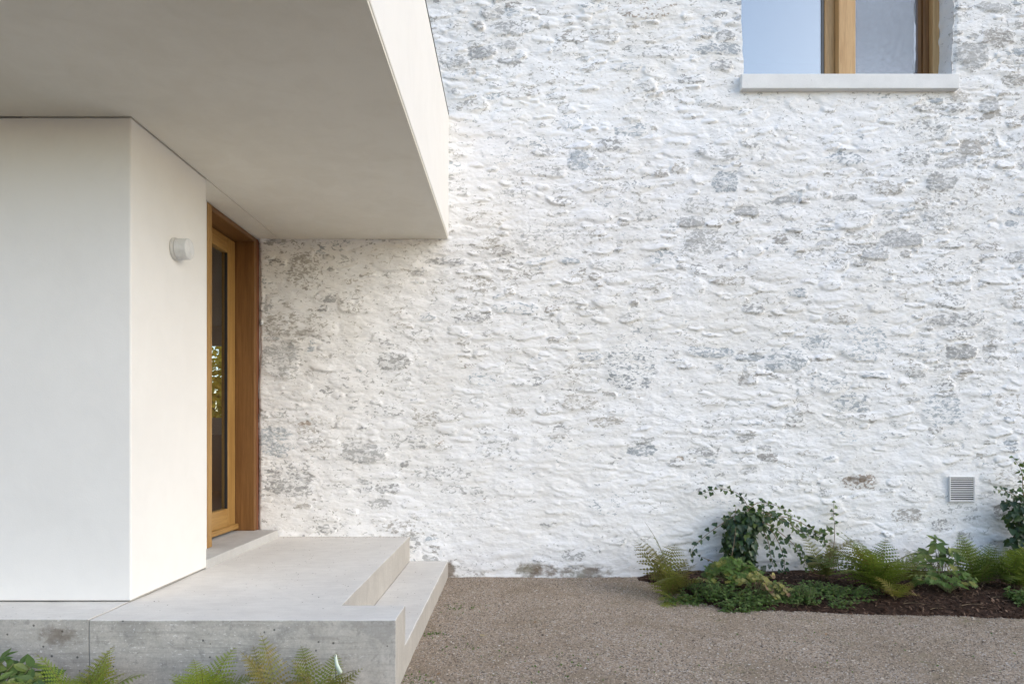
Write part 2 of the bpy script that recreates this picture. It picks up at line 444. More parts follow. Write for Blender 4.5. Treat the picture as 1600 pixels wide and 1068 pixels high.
# snap grid lines onto the opening
def snap(a, v): a[np.argmin(np.abs(a - v))] = v
for v in (WX0, WX1): snap(xs, v)
snap(zs, WZ0); snap(zs, WZT)
Xg, Zg = np.meshgrid(xs, zs)

# stone layout: big ones read off the photograph, the rest packed between them
def px(u, v_, w_, h_): return ((u - 802) / 200, CAM_H - (v_ - 674) / 200, w_ / 400, h_ / 400)
fixed = [  # u, v, width, height, exposure, (tone), protrusion
    (468, 507, 128, 36, .42, 'warm', .032), (440, 562, 66, 62, .55, 'grey', .012), (433, 690, 62, 52, .6, 'blue', .008), (452, 748, 84, 62, .55, 'grey', .010),
    (478, 425, 66, 60, .45, 'warm', .012), (556, 470, 60, 40, .35, 'warm', .012), (668, 495, 26, 18, .85, 'blue', .012), (560, 595, 88, 34, .35, 'grey', .014),
    (770, 830, 150, 92, .10, 'grey', .006), (988, 562, 82, 104, .42, 'blue', .010), (1350, 535, 80, 62, .62, 'blue', .012), (1135, 285, 44, 38, .80, 'blue', .012),
    (892, 189, 38, 28, .95, 'blue', .012), (1110, 549, 78, 20, .80, 'blue', .012), (1509, 850, 26, 52, .8, 'grey', .004), (1520, 88, 52, 46, .72, 'grey', .016),
    (1405, 375, 80, 30, .75, 'grey', .014), (1470, 285, 50, 30, .75, 'grey', .016), (1515, 230, 38, 30, .60, 'warm', .006), (1475, 640, 70, 50, .55, 'blue', .012),
    (1330, 630, 66, 34, .60, 'blue', .012), (895, 55, 60, 26, .6, 'warm', .012), (770, 18, 40, 20, .75, 'grey', .014), (755, 82, 46, 24, .8, 'grey', .014),
    (815, 142, 60, 22, .8, 'warm', .014), (735, 165, 58, 20, .65, 'warm', .016), (945, 55, 50, 24, .6, 'warm', .014), (1020, 80, 120, 24, .5, 'grey', .014),
    (885, 75, 44, 30, .5, 'grey', .012), (860, 110, 70, 40, .35, 'warm', .012), (905, 250, 34, 36, .8, 'blue', .012), (775, 235, 50, 50, .25, 'blue', .008),
    (955, 225, 44, 26, .7, 'grey', .014), (1060, 260, 30, 26, .6, 'warm', .014), (1165, 330, 46, 18, .75, 'grey', .016), (1345, 752, 60, 26, .75, 'brown', .010),
    (1240, 195, 60, 30, .5, 'grey', .012), (1545, 165, 40, 24, .8, 'grey', .012), (830, 890, 34, 16, .9, 'brown', .006), (1290, 770, 26, 14, .8, 'grey', .01),
    (690, 740, 90, 30, .7, 'grey', .012), (640, 690, 60, 24, .6, 'grey', .012), (1090, 320, 60, 30, .45, 'grey', .012), (1290, 60, 0, 0, 0, 'grey', 0),
    (600, 640, 70, 26, .5, 'grey', .012), (1480, 470, 60, 24, .55, 'grey', .014), (1170, 592, 34, 20, .7, 'warm', .014), (1560, 60, 50, 30, .55, 'warm', .012),
]
tones = dict(grey=(.40, .40, .395), warm=(.43, .405, .37), blue=(.37, .41, .445), brown=(.33, .265, .21))
stones = []
for u, v_, w_, h_, e_, t_, pr in fixed:
    if w_ == 0: continue
    cx, cz, a, b = px(u, v_, w_, h_)
    stones.append([cx, cz, a, b, random.uniform(-.05, .05), random.uniform(2.4, 3.4), e_ * .8, t_, pr * .55])
CELL = .02
ox0, oz0 = -2.3, -.3
occ = np.zeros((int(7.2 / CELL), int(10.6 / CELL)), bool)
ozz, oxx = np.meshgrid(oz0 + CELL * np.arange(occ.shape[0]), ox0 + CELL * np.arange(occ.shape[1]), indexing='ij')
def region(cx, cz, a, b, k):
    i0 = max(int((cz - b * k - oz0) / CELL), 0); i1 = min(int((cz + b * k - oz0) / CELL) + 2, occ.shape[0])
    j0 = max(int((cx - a * k - ox0) / CELL), 0); j1 = min(int((cx + a * k - ox0) / CELL) + 2, occ.shape[1])
    return slice(i0, i1), slice(j0, j1)
def cover(st, k=1.0):
    sl_ = region(st[0], st[1], st[2], st[3], 1.3)
    d = ((np.abs(oxx[sl_] - st[0]) / st[2]) ** 3 + (np.abs(ozz[sl_] - st[1]) / st[3]) ** 3) ** (1 / 3)
    return sl_, d < k
for st in stones:
    s_, m_ = cover(st, 1.0); occ[s_] |= m_
r2 = random.Random(21)
for size, tries in ((.22, 260), (.165, 1300), (.12, 4200), (.085, 9000), (.06, 12000), (.045, 1500)):
    for _ in range(tries):
        a = size * r2.uniform(.72, 1.2); b = max(a * r2.choice((.24, .28, .32, .38, .45, .58)), .021)
        cx = r2.uniform(-2.1, 8.0); course = .155
        cz = r2.uniform(-.1, 6.3)
        if WX0 - .0 < cx < WX1 + .0 and WZ0 - .16 < cz < WZT: continue
        t_ = r2.choices(('grey', 'warm', 'blue', 'brown'), (.56, .27, .15, .02))[0]
        e_ = r2.choice((.0, .05, .1, .2, .25, .3, .4, .5, .66))
        st = [cx, cz, a, b, r2.gauss(0, .07), r2.uniform(1.9, 3.2), e_, t_, r2.uniform(.001, .010) + (.008 if r2.random() < .14 else 0)]
        s_, m_ = cover(st, .98)
        if occ[s_][m_].any(): continue
        occ[s_] |= cover(st, .98)[1]; stones.append(st)

Xw = Xg + .036 * fbm(Xg * 6, Zg * 9, 40, 3) + .014 * fbm(Xg * 24, Zg * 36, 44, 3)
Zw = Zg + .022 * fbm(Xg * 5, Zg * 9, 50, 3) + .010 * fbm(Xg * 20, Zg * 40, 54, 3)
dmin = np.full(Xg.shape, 9.0); sid = np.full(Xg.shape, -1, np.int32); hst = np.zeros(Xg.shape); dzn = np.zeros(Xg.shape)
for i, (cx, cz, a, b, rot, p_, e_, t_, pr) in enumerate(stones):
    j0, j1 = np.searchsorted(xs, (cx - a * 1.6 - .06, cx + a * 1.6 + .06)); i0, i1 = np.searchsorted(zs, (cz - b * 1.6 - .08, cz + b * 1.6 + .08))
    if j1 <= j0 or i1 <= i0: continue
    s_ = (slice(i0, i1), slice(j0, j1))
    dx = Xw[s_] - cx; dz = Zw[s_] - cz; c, sn = math.cos(rot), math.sin(rot)
    ux = (dx * c + dz * sn) / a; uz = (-dx * sn + dz * c) / b
    d = (np.abs(ux) ** p_ + np.abs(uz) ** p_) ** (1 / p_)
    r3 = random.Random(i * 7 + 1)
    tilt = r3.gauss(.0, .006); tz = -abs(r3.gauss(.005, .005))
    hh = pr + tilt * ux + tz * uz - .004 * (ux ** 2 + uz ** 2) * r3.uniform(.2, 1.2) + r3.uniform(.2, 1.0) * .006 * fbm(Xg[s_] * 13 + i, Zg[s_] * 20, 60 + i % 7, 3)
    upd = d < dmin[s_]
    dmin[s_] = np.where(upd, d, dmin[s_]); sid[s_] = np.where(upd, i, sid[s_]); hst[s_] = np.where(upd, hh, hst[s_]); dzn[s_] = np.where(upd, uz, dzn[s_])
soft = .5 + .5 * fbm(Xg * 4.5, Zg * 6, 66, 3)          # how far the wash is smeared over the joints
inner = np.where(dzn < 0, .90, .66) - .22 * soft
outer = np.where(dzn < 0, 1.02, 1.12) + .10 * soft
tt = 1 - sstep(inner, outer, dmin)
mort = .0055 * fbm(Xg * 2.4, Zg * 4.5, 70, 4) + .0045 * fbm(Xg * 9, Zg * 17, 75, 4)
amp = .50 + .32 * sstep(.5, 2.4, Zg + .35 * fbm(Xg * .9, Zg * .9, 68, 3))   # thicker wash low on the wall
H = mort * (1 - tt) + (hst * amp + mort * .6) * tt
wob = fbm(Xg * 3, Zg * 3, 80, 3)
lay = fbm(Xg * 2.6 + .4 * wob, Zg * 17 + 1.5 * wob, 81, 5, .55)
led = sstep(-.1, .25, lay) - .5                       # broken horizontal ledges of the bedded stone
H += .0042 * lay + .0036 * led * (.5 + amp * .6) * sstep(-.15, .35, fbm(Xg * 2.2, Zg * 3.4, 84, 3))
rid = 1 - np.abs(fbm(Xg * 6, Zg * 13, 90, 4)) * 2.2
H += .0030 * np.clip(rid, -1, 1)
crag = sstep(.05, .4, fbm(Xg * 3, Zg * 4.2, 97, 3))
H += .0055 * crag * np.abs(fbm(Xg * 22, Zg * 34, 96, 3)) + .0016 * fbm(Xg * 45, Zg * 70, 95, 3) + .014 * fbm(Xg * .7, Zg * .9, 99, 2)
H -= H[(Zg > 0) & (Zg < 4)].mean()
# flush mortar round the vent and softened left end behind the door frame
vent = sstep(.05, 0, np.maximum(np.abs(Xg - 3.4975) - .10, np.abs(Zg - .6925) - .10))
H = H * (1 - vent) + .0 * vent
sidef = (-1.996 - Xg)
# exposure of bare stone and dirt near the ground
ex = np.array([st[6] for st in stones]); tc = np.array([tones[st[7]] for st in stones])
tc = np.clip(tc * (1 + rng.normal(0, .13, (len(stones), 1))), .08, .6)
core = 1 - sstep(.80, 1.02, dmin)
patch = fbm(Xg * 1.1, Zg * 1.4, 120, 3)
expo = np.where(sid >= 0, ex[sid] * core, 0) * (.75 + .5 * patch) + .05 * (1 - core) + .15 * patch + .13 * crag
expo += .09 * sstep(-.3, -1.9, Xg) - .08 * sstep(1.5, .4, Zg) + .06 * sstep(1.4, 3.2, Zg) - .12 * sstep(-.4, .2, Xg) * sstep(2.2, 1.0, Xg) * sstep(1.6, .6, Zg)
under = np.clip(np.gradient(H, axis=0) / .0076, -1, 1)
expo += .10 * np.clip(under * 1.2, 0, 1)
expo = np.clip(expo, -.1, 1.0)
tone = np.where((sid >= 0)[..., None] & (core > .05)[..., None], tc[np.maximum(sid, 0)], np.array((.40, .385, .36)))
stain = sstep(.16, 0, Zg - .05 * fbm(Xg * 3, Zg * 0, 130, 3)) * (.35 + .65 * sstep(-.2, .4, fbm(Xg * 1.6, Zg * 2, 131, 3))) * sstep(1.9, .9, Xg)
stain += .8 * np.exp(-((Xg - .14) / .14) ** 2 - ((Zg - .08) / .05) ** 2) + .7 * np.exp(-((Xg + .5) / .05) ** 2 - ((Zg - .06) / .09) ** 2)
stain = np.maximum(stain, .75 * np.exp(-((Xg - 2.72) / .16) ** 2 - ((Zg - .76) / .06) ** 2))
stain = np.maximum(stain, .6 * np.exp(-((Xg - 2.55) / .30) ** 2 - ((Zg - .27) / .05) ** 2))
# rough edges of the window opening
wig = lambda z, sd: .009 * vn(z * 5.5, z * 0, sd) + .006 * vn(z * 17, z * 0, sd + 1)
Xp = Xg.copy()
zmask = sstep(WZ0 - .05, WZ0 + .05, Zg)
Xp += wig(Zg, 200) * np.exp(-((Xg - WX0) / .07) ** 2) * zmask + wig(Zg, 220) * np.exp(-((Xg - WX1) / .07) ** 2) * zmask
Xp += (.006 * vn(Zg * 6, Zg * 0, 230) + .004) * np.exp(-((Xg + 1.996) / .05) ** 2)
edge_round = np.exp(-((Xg - WX1) / .018) ** 2) * (Xg >= WX1 - 1e-6) * zmask * .012
H = H - edge_round - .02 * np.exp(-((Xg + 1.996) / .012) ** 2)
VW = np.stack([Xp, -H, Zg], -1)

house = empty('stone_house', (2.0, .3, 0))
tag(house, 'old stone house wall of whitewashed rubble with a timber window', 'house')
nz, nxw = Xg.shape
idx = np.arange(nz * nxw).reshape(nz, nxw)
quads = np.stack([idx[:-1, :-1], idx[:-1, 1:], idx[1:, 1:], idx[1:, :-1]], -1)
xc = (xs[:-1] + xs[1:]) / 2; zc = (zs[:-1] + zs[1:]) / 2
hole = (xc[None] > WX0) & (xc[None] < WX1) & (zc[:, None] > WZ0) & (zc[:, None] < WZT)
fs = sid[:-1, :-1]; fd = np.maximum.reduce([dmin[:-1, :-1], dmin[1:, 1:], dmin[:-1, 1:], dmin[1:, :-1]])
fs = np.where((fd < .97) & ~hole, fs, -1)
Vflat = VW.reshape(-1, 3).astype(np.float32)
# vertex normals of the whole sheet so that stone and mortar join without a seam
gxv = np.gradient(VW, axis=1); gzv = np.gradient(VW, axis=0)
NW = np.cross(gxv, gzv); NW /= np.linalg.norm(NW, axis=-1, keepdims=True); Nflat = NW.reshape(-1, 3).astype(np.float32)
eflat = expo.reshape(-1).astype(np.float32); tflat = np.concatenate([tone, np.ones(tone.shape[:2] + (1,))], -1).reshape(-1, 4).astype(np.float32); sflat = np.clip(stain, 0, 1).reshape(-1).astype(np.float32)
def wall_piece(name, mask_quads, parent, origin=None):
    used = np.unique(mask_quads); remap = np.zeros(len(Vflat), np.int32); remap[used] = np.arange(len(used))
    V = Vflat[used] - (np.array(origin, np.float32) if origin is not None else 0)
    me = np_mesh(name, V, remap[mask_quads], M['lime'], True)
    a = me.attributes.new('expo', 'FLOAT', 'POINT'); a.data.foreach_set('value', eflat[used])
    a = me.attributes.new('stain', 'FLOAT', 'POINT'); a.data.foreach_set('value', sflat[used])
    a = me.attributes.new('tone', 'FLOAT_COLOR', 'POINT'); a.data.foreach_set('color', tflat[used].ravel())
    me.normals_split_custom_set_from_vertices(Nflat[used])
    return me
HO = Vector((2.0, .3, 0))
def house_part(name, me, parent, loc):
    o = bpy.data.objects.new(name, me); link(o, parent); o.location = loc; return o
inv = -HO
mortar_q = quads[(fs < 0) & ~hole]
wall = house_part('rubble_wall', wall_piece('rubble_wall', mortar_q, None), house, inv)
order = np.argsort(fs.ravel(), kind='stable'); fsf = fs.ravel()[order]; qf = quads.reshape(-1, 4)[order]
ids, starts = np.unique(fsf, return_index=True); ends = np.append(starts[1:], len(fsf))
def in_view(st): return -2.0 < st[0] < 4.05 and 0 < st[1] < 4.55 and not (st[0] < -.5 and 2.64 < st[1] < 3.6)
cand = [(stones[i][2] * stones[i][3] * (1 if in_view(stones[i]) else .0), i, s0, e0) for i, s0, e0 in zip(ids, starts, ends) if i >= 0]
cand.sort(reverse=True)
big_ids = [c for c in cand[:298] if c[0] > 0]; rest = cand[len(big_ids):]
for _, i, s0, e0 in big_ids:
    org = (stones[i][0], 0, stones[i][1])
    o = house_part('stone', wall_piece('stone', qf[s0:e0], None, org), wall, Vector(org))
small = np.concatenate([qf[s0:e0] for _, i, s0, e0 in rest])
tag(house_part('small_stones', wall_piece('small_stones', small, None), wall, (0, 0, 0)), kind='stuff')

# window reveals, thickness of the wall
def reveal(name, col, sgn):
    rows = np.where((zs >= WZ0 - 1e-6) & (zs <= WZT + 1e-6))[0]
    base = VW[rows, col]; n = len(rows); deps = [0, .02, .06, .12, .20, .34]; V = []
    for k, dp in enumerate(deps):
        jit = .010 * vn(np.full(n, k * 2.3), zs[rows] * 14, 310) * (k > 0) - sgn * .0 * dp
        V.append(np.stack([base[:, 0] * (1 - min(dp / .1, 1) * .6) + (WX0 if sgn > 0 else WX1) * min(dp / .1, 1) * .6 + jit, base[:, 1] + dp, base[:, 2]], -1))
    V = np.concatenate(V); q = []
    for k in range(len(deps) - 1):
        for r in range(n - 1):
            a, b, c, d = k * n + r, k * n + r + 1, (k + 1) * n + r + 1, (k + 1) * n + r
            q.append((a, b, c, d) if sgn > 0 else (a, d, c, b))
    me = np_mesh(name, V, np.array(q), M['lime'], True)
    m_ = len(V); set_var(me, np.full(m_, .06), 'expo'); set_var(me, np.zeros(m_), 'stain')
    a = me.attributes.new('tone', 'FLOAT_COLOR', 'POINT'); a.data.foreach_set('color', np.tile((.4, .385, .36, 1), m_).astype(np.float32))
    return house_part('window_reveal', me, house, inv)
reveal('window_reveal', int(np.argmin(np.abs(xs - WX0))), 1)
reveal('window_reveal', int(np.argmin(np.abs(xs - WX1))), -1)
def hbox(name, x0, x1, y0, y1, z0, z1, mat, parent=house, bev=0.0):
    o = box(name, x0, x1, y0, y1, z0, z1, mat, parent, bev)
    o.location = inv if parent is house else (0, 0, 0)
    return o
# wall body behind the face, closed off round a dark room
back = bmesh.new()
add_box(back, -1.99, WX0 - .03, .06, .5, -.12, 6.38); add_box(back, WX1 + .03, 8.0, .06, .5, -.12, 6.38)
add_box(back, WX0 - .03, WX1 + .03, .06, .5, -.12, WZ0 - .15); add_box(back, WX0 - .03, WX1 + .03, .06, .5, WZT + .02, 6.38)
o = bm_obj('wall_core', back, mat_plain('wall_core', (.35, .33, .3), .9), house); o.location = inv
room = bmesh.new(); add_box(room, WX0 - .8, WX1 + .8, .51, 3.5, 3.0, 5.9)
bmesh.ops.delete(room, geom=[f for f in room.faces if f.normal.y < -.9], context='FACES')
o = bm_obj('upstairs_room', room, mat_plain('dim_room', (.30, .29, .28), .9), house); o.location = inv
# sill
hbox('window_sill', 1.768, 3.452, -.052, .30, 3.794, WZ0 - .004, M['sill'], house, .004)
# timber window
YF = .215
win = empty('window', (0, 0, 0), house); win.location = inv
def wpart(name, x0, x1, y0, y1, z0, z1, mat, bev=.003): return box(name, x0, x1, y0, y1, z0, z1, mat, win, bev)
MX0, MX1 = 2.60, 2.755
wpart('jamb', 3.393, 3.445, YF - .03, YF + .09, WZ0, WZT, M['larch'])
wpart('jamb', 1.70, 1.805, YF - .03, YF + .09, WZ0, WZT, M['larch'])
wpart('mullion', MX0 + .02, MX1, YF - .055, YF + .085, WZ0, WZT, M['larch'])
wpart('head', 1.806, 3.392, YF - .03, YF + .09, WZT - .09, WZT - .001, M['larch'])
wpart('casement_stile', 3.345, 3.392, YF + .02, YF + .10, WZ0 + .004, WZT - .10, M['oak'])
wpart('casement_bead', 3.30, 3.344, YF + .04, YF + .10, WZ0 + .004, WZT - .10, M['oak'])
wpart('casement_stile', MX0 - .06, MX0 + .018, YF + .012, YF + .10, WZ0 + .004, WZT - .10, M['larch'])
wpart('gasket', MX0 - .075, MX0 - .061, YF + .03, YF + .07, WZ0 + .005, WZT - .12, mat_plain('grey_gasket', (.22, .22, .22), .6), 0)
wpart('glass_pane', 1.806, MX0 - .076, YF + .045, YF + .053, WZ0 - .01, WZT - .1, M['wglass'], 0)
wpart('glass_pane', MX1 + .001, 3.299, YF + .045, YF + .053, WZ0 - .01, WZT - .1, M['wglass'], 0)
# insect screen: fine mesh standing in front of the right-hand pane
s = NT('insect_screen'); p_ = s.geo()
wx_ = s.n('TexWave', wave_type='BANDS', bands_direction='X', i_Vector=p_, i_Scale=38.0, i_Distortion=2.2); wz_ = s.n('TexWave', wave_type='BANDS', bands_direction='Z', i_Vector=p_, i_Scale=38.0)
al = s.math('MAXIMUM', s.ramp(wx_.outputs['Fac'], .72, .8), s.ramp(wz_.outputs['Fac'], .72, .8))
s.set(s.b.inputs['Alpha'], s.math('MULTIPLY', al, .45)); M['screen'] = s.fin((.22, .24, .29), .6)
wpart('insect_screen', MX1 + .001, 3.299, YF + .02, YF + .0215, WZ0 + .002, WZT - .1, M['screen'], 0)

# ------------------------------------------------------------------ rendered entrance porch with its canopy and door
BXS, BYF, BYE = -1.83, -2.066, -1.26
SOF, CTOP, CX1, CY0 = 2.645, 3.61, -.505, -3.08
DECK = .322
AO = Vector((-2.6, -1.6, DECK))
porch = empty('entrance_porch', AO)
tag(porch, 'white rendered entrance porch with a deep flat canopy and oak door', 'porch')
def pobj(o):
    o.location = -AO; return o
ZB = DECK + .009
pobj(prism('porch_wall', [(-7.5, BYF), (BXS, BYF), (BXS, BYE), (-2.0, BYE + .001), (-2.0, -.872), (-2.35, -.872), (-2.35, BYF + .35), (-7.5, BYF + .35)], ZB, SOF - .0025, M['render'], porch, .007))
pobj(prism('base_joint', [(-7.5, BYF + .02), (BXS - .02, BYF + .02), (BXS - .02, BYE - .01), (-2.3, BYE - .01), (-2.3, BYF + .3), (-7.5, BYF + .3)], DECK - .01, ZB + .002, M['dark'], porch))
pobj(box('canopy', -7.5, CX1, CY0, -.001, SOF + .012, CTOP, M['render'], porch, .007))
pobj(prism('soffit_panel', [(-7.5, CY0 + .006), (CX1 - .006, CY0 + .006), (CX1 - .006, .012), (BXS + .002, .012), (BXS + .002, BYF - .002), (-7.5, BYF - .002)], SOF, SOF + .02, M['soffit'], porch, .002))
pobj(box('soffit_panel', -2.36, BXS - .006, BYF + .01, .012, SOF + .001, SOF + .02, M['soffit'], porch, .002))
pobj(box('coping', -7.51, CX1 + .003, CY0 - .003, -.004, CTOP + .001, CTOP + .010, M['flash'], porch, .002))
# room seen through the door glass
wall_in = mat_plain('interior_plaster', (.70, .67, .62), .9)
rm = bmesh.new()
add_box(rm, -5.3, -5.2, -1.7, .4, .3, 2.9); add_box(rm, -5.3, -5.2, 3.4, 4.6, .3, 2.9); add_box(rm, -5.3, -5.2, .401, 3.399, .3, 1.0); add_box(rm, -5.3, -5.2, .401, 3.399, 2.4, 2.9); add_box(rm, -2.2, -2.1, .52, 4.6, .3, 2.9)  # gap in the left wall: unseen opening, added to let daylight into the room
add_box(rm, -5.2, -2.2, -1.7, 4.6, 2.66, 2.76); add_box(rm, -5.2, -2.2, -1.715, -1.70, .3, 2.65)
add_box(rm, -5.2, -4.75, 4.5, 4.6, .3, 2.65); add_box(rm, -3.55, -2.2, 4.5, 4.6, .3, 2.65)
add_box(rm, -4.75, -3.55, 4.5, 4.6, .3, 1.34); add_box(rm, -4.75, -3.55, 4.5, 4.6, 2.38, 2.65)
pobj(bm_obj('interior_room', rm, wall_in, porch))
pobj(box('interior_floor', -5.2, -2.16, -1.7, 4.49, .30, .36, mat_wood('dark_floor', (.10, .06, .035), (.06, .035, .02)), porch))
pobj(box('kitchen_counter', -5.19, -3.2, 3.6, 4.49, .361, 1.10, mat_plain('counter', (.20, .19, .17), .5), porch, .01))
# door
XO, XL = -2.0, -2.143            # outer face of frame, outer face of leaf
ZT = DECK + .055                 # top of threshold
door = empty('door', (0, 0, 0), porch); door.location = -AO
tag(door, label='tall oak framed glass door set deep in its frame')
def dpart(name, x0, x1, y0, y1, z0, z1, mat, bev=.003): return box(name, x0, x1, y0, y1, z0, z1, mat, door, bev)
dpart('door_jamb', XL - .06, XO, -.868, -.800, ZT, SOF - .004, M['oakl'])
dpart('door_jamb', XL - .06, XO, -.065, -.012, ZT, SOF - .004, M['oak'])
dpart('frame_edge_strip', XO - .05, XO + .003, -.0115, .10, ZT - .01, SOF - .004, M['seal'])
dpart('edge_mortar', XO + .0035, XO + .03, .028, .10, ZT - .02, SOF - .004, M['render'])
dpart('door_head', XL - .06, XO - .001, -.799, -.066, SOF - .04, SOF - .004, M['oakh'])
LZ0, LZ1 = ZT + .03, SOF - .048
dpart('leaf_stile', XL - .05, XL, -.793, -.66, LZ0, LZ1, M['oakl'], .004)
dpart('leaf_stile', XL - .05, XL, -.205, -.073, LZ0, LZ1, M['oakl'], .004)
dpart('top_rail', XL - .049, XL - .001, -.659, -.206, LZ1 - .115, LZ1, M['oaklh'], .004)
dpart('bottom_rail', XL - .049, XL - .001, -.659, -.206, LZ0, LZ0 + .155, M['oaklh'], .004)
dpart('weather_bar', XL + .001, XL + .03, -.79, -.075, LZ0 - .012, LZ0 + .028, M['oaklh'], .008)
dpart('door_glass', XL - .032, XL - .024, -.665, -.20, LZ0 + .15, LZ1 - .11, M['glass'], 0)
dpart('glazing_gasket', XL - .023, XL - .003, -.2135, -.2062, LZ0 + .157, LZ1 - .117, M['dark'], 0)
dpart('frame_gasket', XL - .03, XL - .004, -.0725, -.0655, LZ0, LZ1, M['dark'], 0)
pobj(box('threshold', XL - .05, BXS + .0, BYE + .002, -.012, DECK - .01, ZT - .001, M['thresh'], porch, .004))

# wall lamp on the porch side
def lathe_x(name, prof, mat, parent, n=48, ribs=None):
    V, Fc = [], []
    for x, r in prof:
        for k in range(n):
            rr = r
            a = 2 * math.pi * k / n; V.append((x, rr * math.cos(a), rr * math.sin(a)))
    m = len(prof)
    for i in range(m - 1):
        for k in range(n): Fc.append((i * n + k, i * n + (k + 1) % n, (i + 1) * n + (k + 1) % n, (i + 1) * n + k))
    V.append((prof[-1][0], 0, 0)); c = len(V) - 1
    for k in range(n): Fc.append(((m - 1) * n + k, (m - 1) * n + (k + 1) % n, c))
    return mesh_obj(name, V, Fc, mat, parent, True)
lamp = empty('wall_lamp', (BXS, -1.645, 2.125))
tag(lamp, 'small round ribbed glass wall lamp beside the oak door', 'lamp')
steel = mat_plain('lamp_base', (.55, .54, .52), .35)
lathe_x('back_plate', [(.0005, .060), (.006, .062), (.012, .061), (.018, .056), (.019, .02)], steel, lamp)
prof = [(.0185, .050)]
for k in range(7):
    x = .020 + k * .0083; prof += [(x, .0515), (x + .0022, .0562), (x + .0058, .0562), (x + .0080, .0515)]
for k in range(8):
    r = .0555 - k * .0062; prof += [(.0785 + .0012 * k ** .5, r), (.0812 + .0012 * k ** .5, r - .0018), (.0812 + .0012 * k ** .5, r - .004), (.0785 + .0012 * k ** .5, r - .0055)]
lathe_x('ribbed_shade', prof, mat_plain('opal_glass', (.72, .72, .71), .2), lamp)

# ------------------------------------------------------------------ concrete landing and step
YL0, YC = -2.368, -2.11
SO = Vector((-1.3, -1.2, 0))
steps = empty('concrete_steps', SO)
tag(steps, 'pale concrete landing with one lower step down to the gravel', 'steps')
def two_mats(o, thr=.9):
    """cast faces on the sides, trowelled finish on top"""
    o.data.materials.append(M['cast'])
    for p in o.data.polygons: p.material_index = 0 if p.normal.z > thr else 1
    return o
def wobble(o, amp=.0025, cuts=0.06):
    bm = bmesh.new(); bm.from_mesh(o.data)
    for _ in range(6):
        es = [e for e in bm.edges if e.calc_length() > cuts * 1.6]
        if not es or len(bm.faces) > 30000: break
        bmesh.ops.subdivide_edges(bm, edges=es, cuts=1, use_grid_fill=True)
    for v in bm.verts:
        n_ = mnoise.noise_vector(v.co * 7.0) + .5 * mnoise.noise_vector(v.co * 22.0)
        v.co += n_ * amp
    bm.to_mesh(o.data); bm.free()
landing = prism('landing_slab', [(-1.842, YL0), (-.51, YL0), (-.51, YC), (-.81, YC), (-.81, .03), (-1.842, .03)], -.15, DECK, M['top'], steps, .004)
step = box('lower_step', -.8095, -.511, YC + .0005, .03, -.15, .13, M['top'], steps, .006)
left = box('side_slab', -7.5, -1.8455, YL0 + .004, -1.0, -.15, DECK + .003, M['top'], steps, .004)
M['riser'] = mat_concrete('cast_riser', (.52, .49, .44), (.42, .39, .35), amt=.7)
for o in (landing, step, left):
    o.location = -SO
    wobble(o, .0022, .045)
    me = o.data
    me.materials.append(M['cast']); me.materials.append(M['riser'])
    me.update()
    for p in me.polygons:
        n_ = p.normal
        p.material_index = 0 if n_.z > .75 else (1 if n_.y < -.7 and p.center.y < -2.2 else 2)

# crumbs of leaf and grit blown onto the landing, thickest along the wall
V, Fc, var = grit(420, 0, 1, 0, 1, .0016, .0042, 12)
cen = V.reshape(-1, 6, 3).mean(1); dlt = V.reshape(-1, 6, 3) - cen[:, None]
g = np.random.default_rng(8); k_ = g.uniform(0, 1, len(cen))
nx_ = np.where(k_ < .55, g.uniform(-1.78, -.82, len(cen)), g.uniform(-1.8, -.84, len(cen))); ny_ = np.where(k_ < .55, -.02 - np.abs(g.normal(0, .03, len(cen))), g.uniform(-2.2, -.1, len(cen)))
stp = k_ > .9; nx_ = np.where(stp, g.uniform(-.79, -.53, len(cen)), nx_); nz_ = np.where(stp, .132, DECK + .002)
V = (dlt * np.array((1, 1, .5)) + np.stack([nx_, ny_, nz_], -1)[:, None]).reshape(-1, 3)
me = np_mesh('landing_crumbs', V, Fc, M['chip']); set_var(me, var)
tag(link(bpy.data.objects.new('landing_crumbs', me)), 'dark crumbs of leaf and grit scattered on the concrete landing', 'debris', kind='stuff')

# ------------------------------------------------------------------ ventilation grille
vx0, vx1, vz0, vz1 = 3.405, 3.59, .60, .785
vo_ = empty('vent_grille', ((vx0 + vx1) / 2, 0, vz0))
tag(vo_, 'small white louvred vent grille low on the whitewashed wall', 'vent')
def vpart(name, *a, bev=0.001):
    o = box(name, *a, M['metal'], vo_, bev); o.location = -vo_.location; return o
YV = -.018
vpart('frame', vx0 - .006, vx0, YV - .002, .02, vz0 - .005, vz1 + .005)
vpart('frame', vx1, vx1 + .006, YV - .002, .02, vz0 - .005, vz1 + .005)
vpart('frame', vx0 + .0005, vx1 - .0005, YV - .0035, .02, vz0 - .005, vz0)
vpart('frame', vx0 + .0005, vx1 - .0005, YV - .0035, .02, vz1, vz1 + .005)
o = box('slat_shade_plate', vx0, vx1, -.006, -.003, vz0, vz1, M['dark'], vo_); o.location = -vo_.location  # black plate on the wall, painted-in shade between the slats; no duct is cut
for k in range(11):
    z = vz0 + .004 + k * (vz1 - vz0) / 11
    V = [(vx0, YV - .001, z + .0034), (vx1, YV - .001, z + .0034), (vx1, -.007, z + .0034), (vx0, -.007, z + .0034), (vx0, YV - .001, z - .0036), (vx1, YV - .001, z - .0036), (vx1, -.007, z - .0036), (vx0, -.007, z - .0036)]
    V = [(x, y, zz + .002) for x, y, zz in V]
    sl_ = mesh_obj('slat', V, [(0, 1, 2, 3), (7, 6, 5, 4), (0, 4, 5, 1), (2, 6, 7, 3), (1, 5, 6, 2), (0, 3, 7, 4)], M['metal'], vo_); sl_.location = -vo_.location

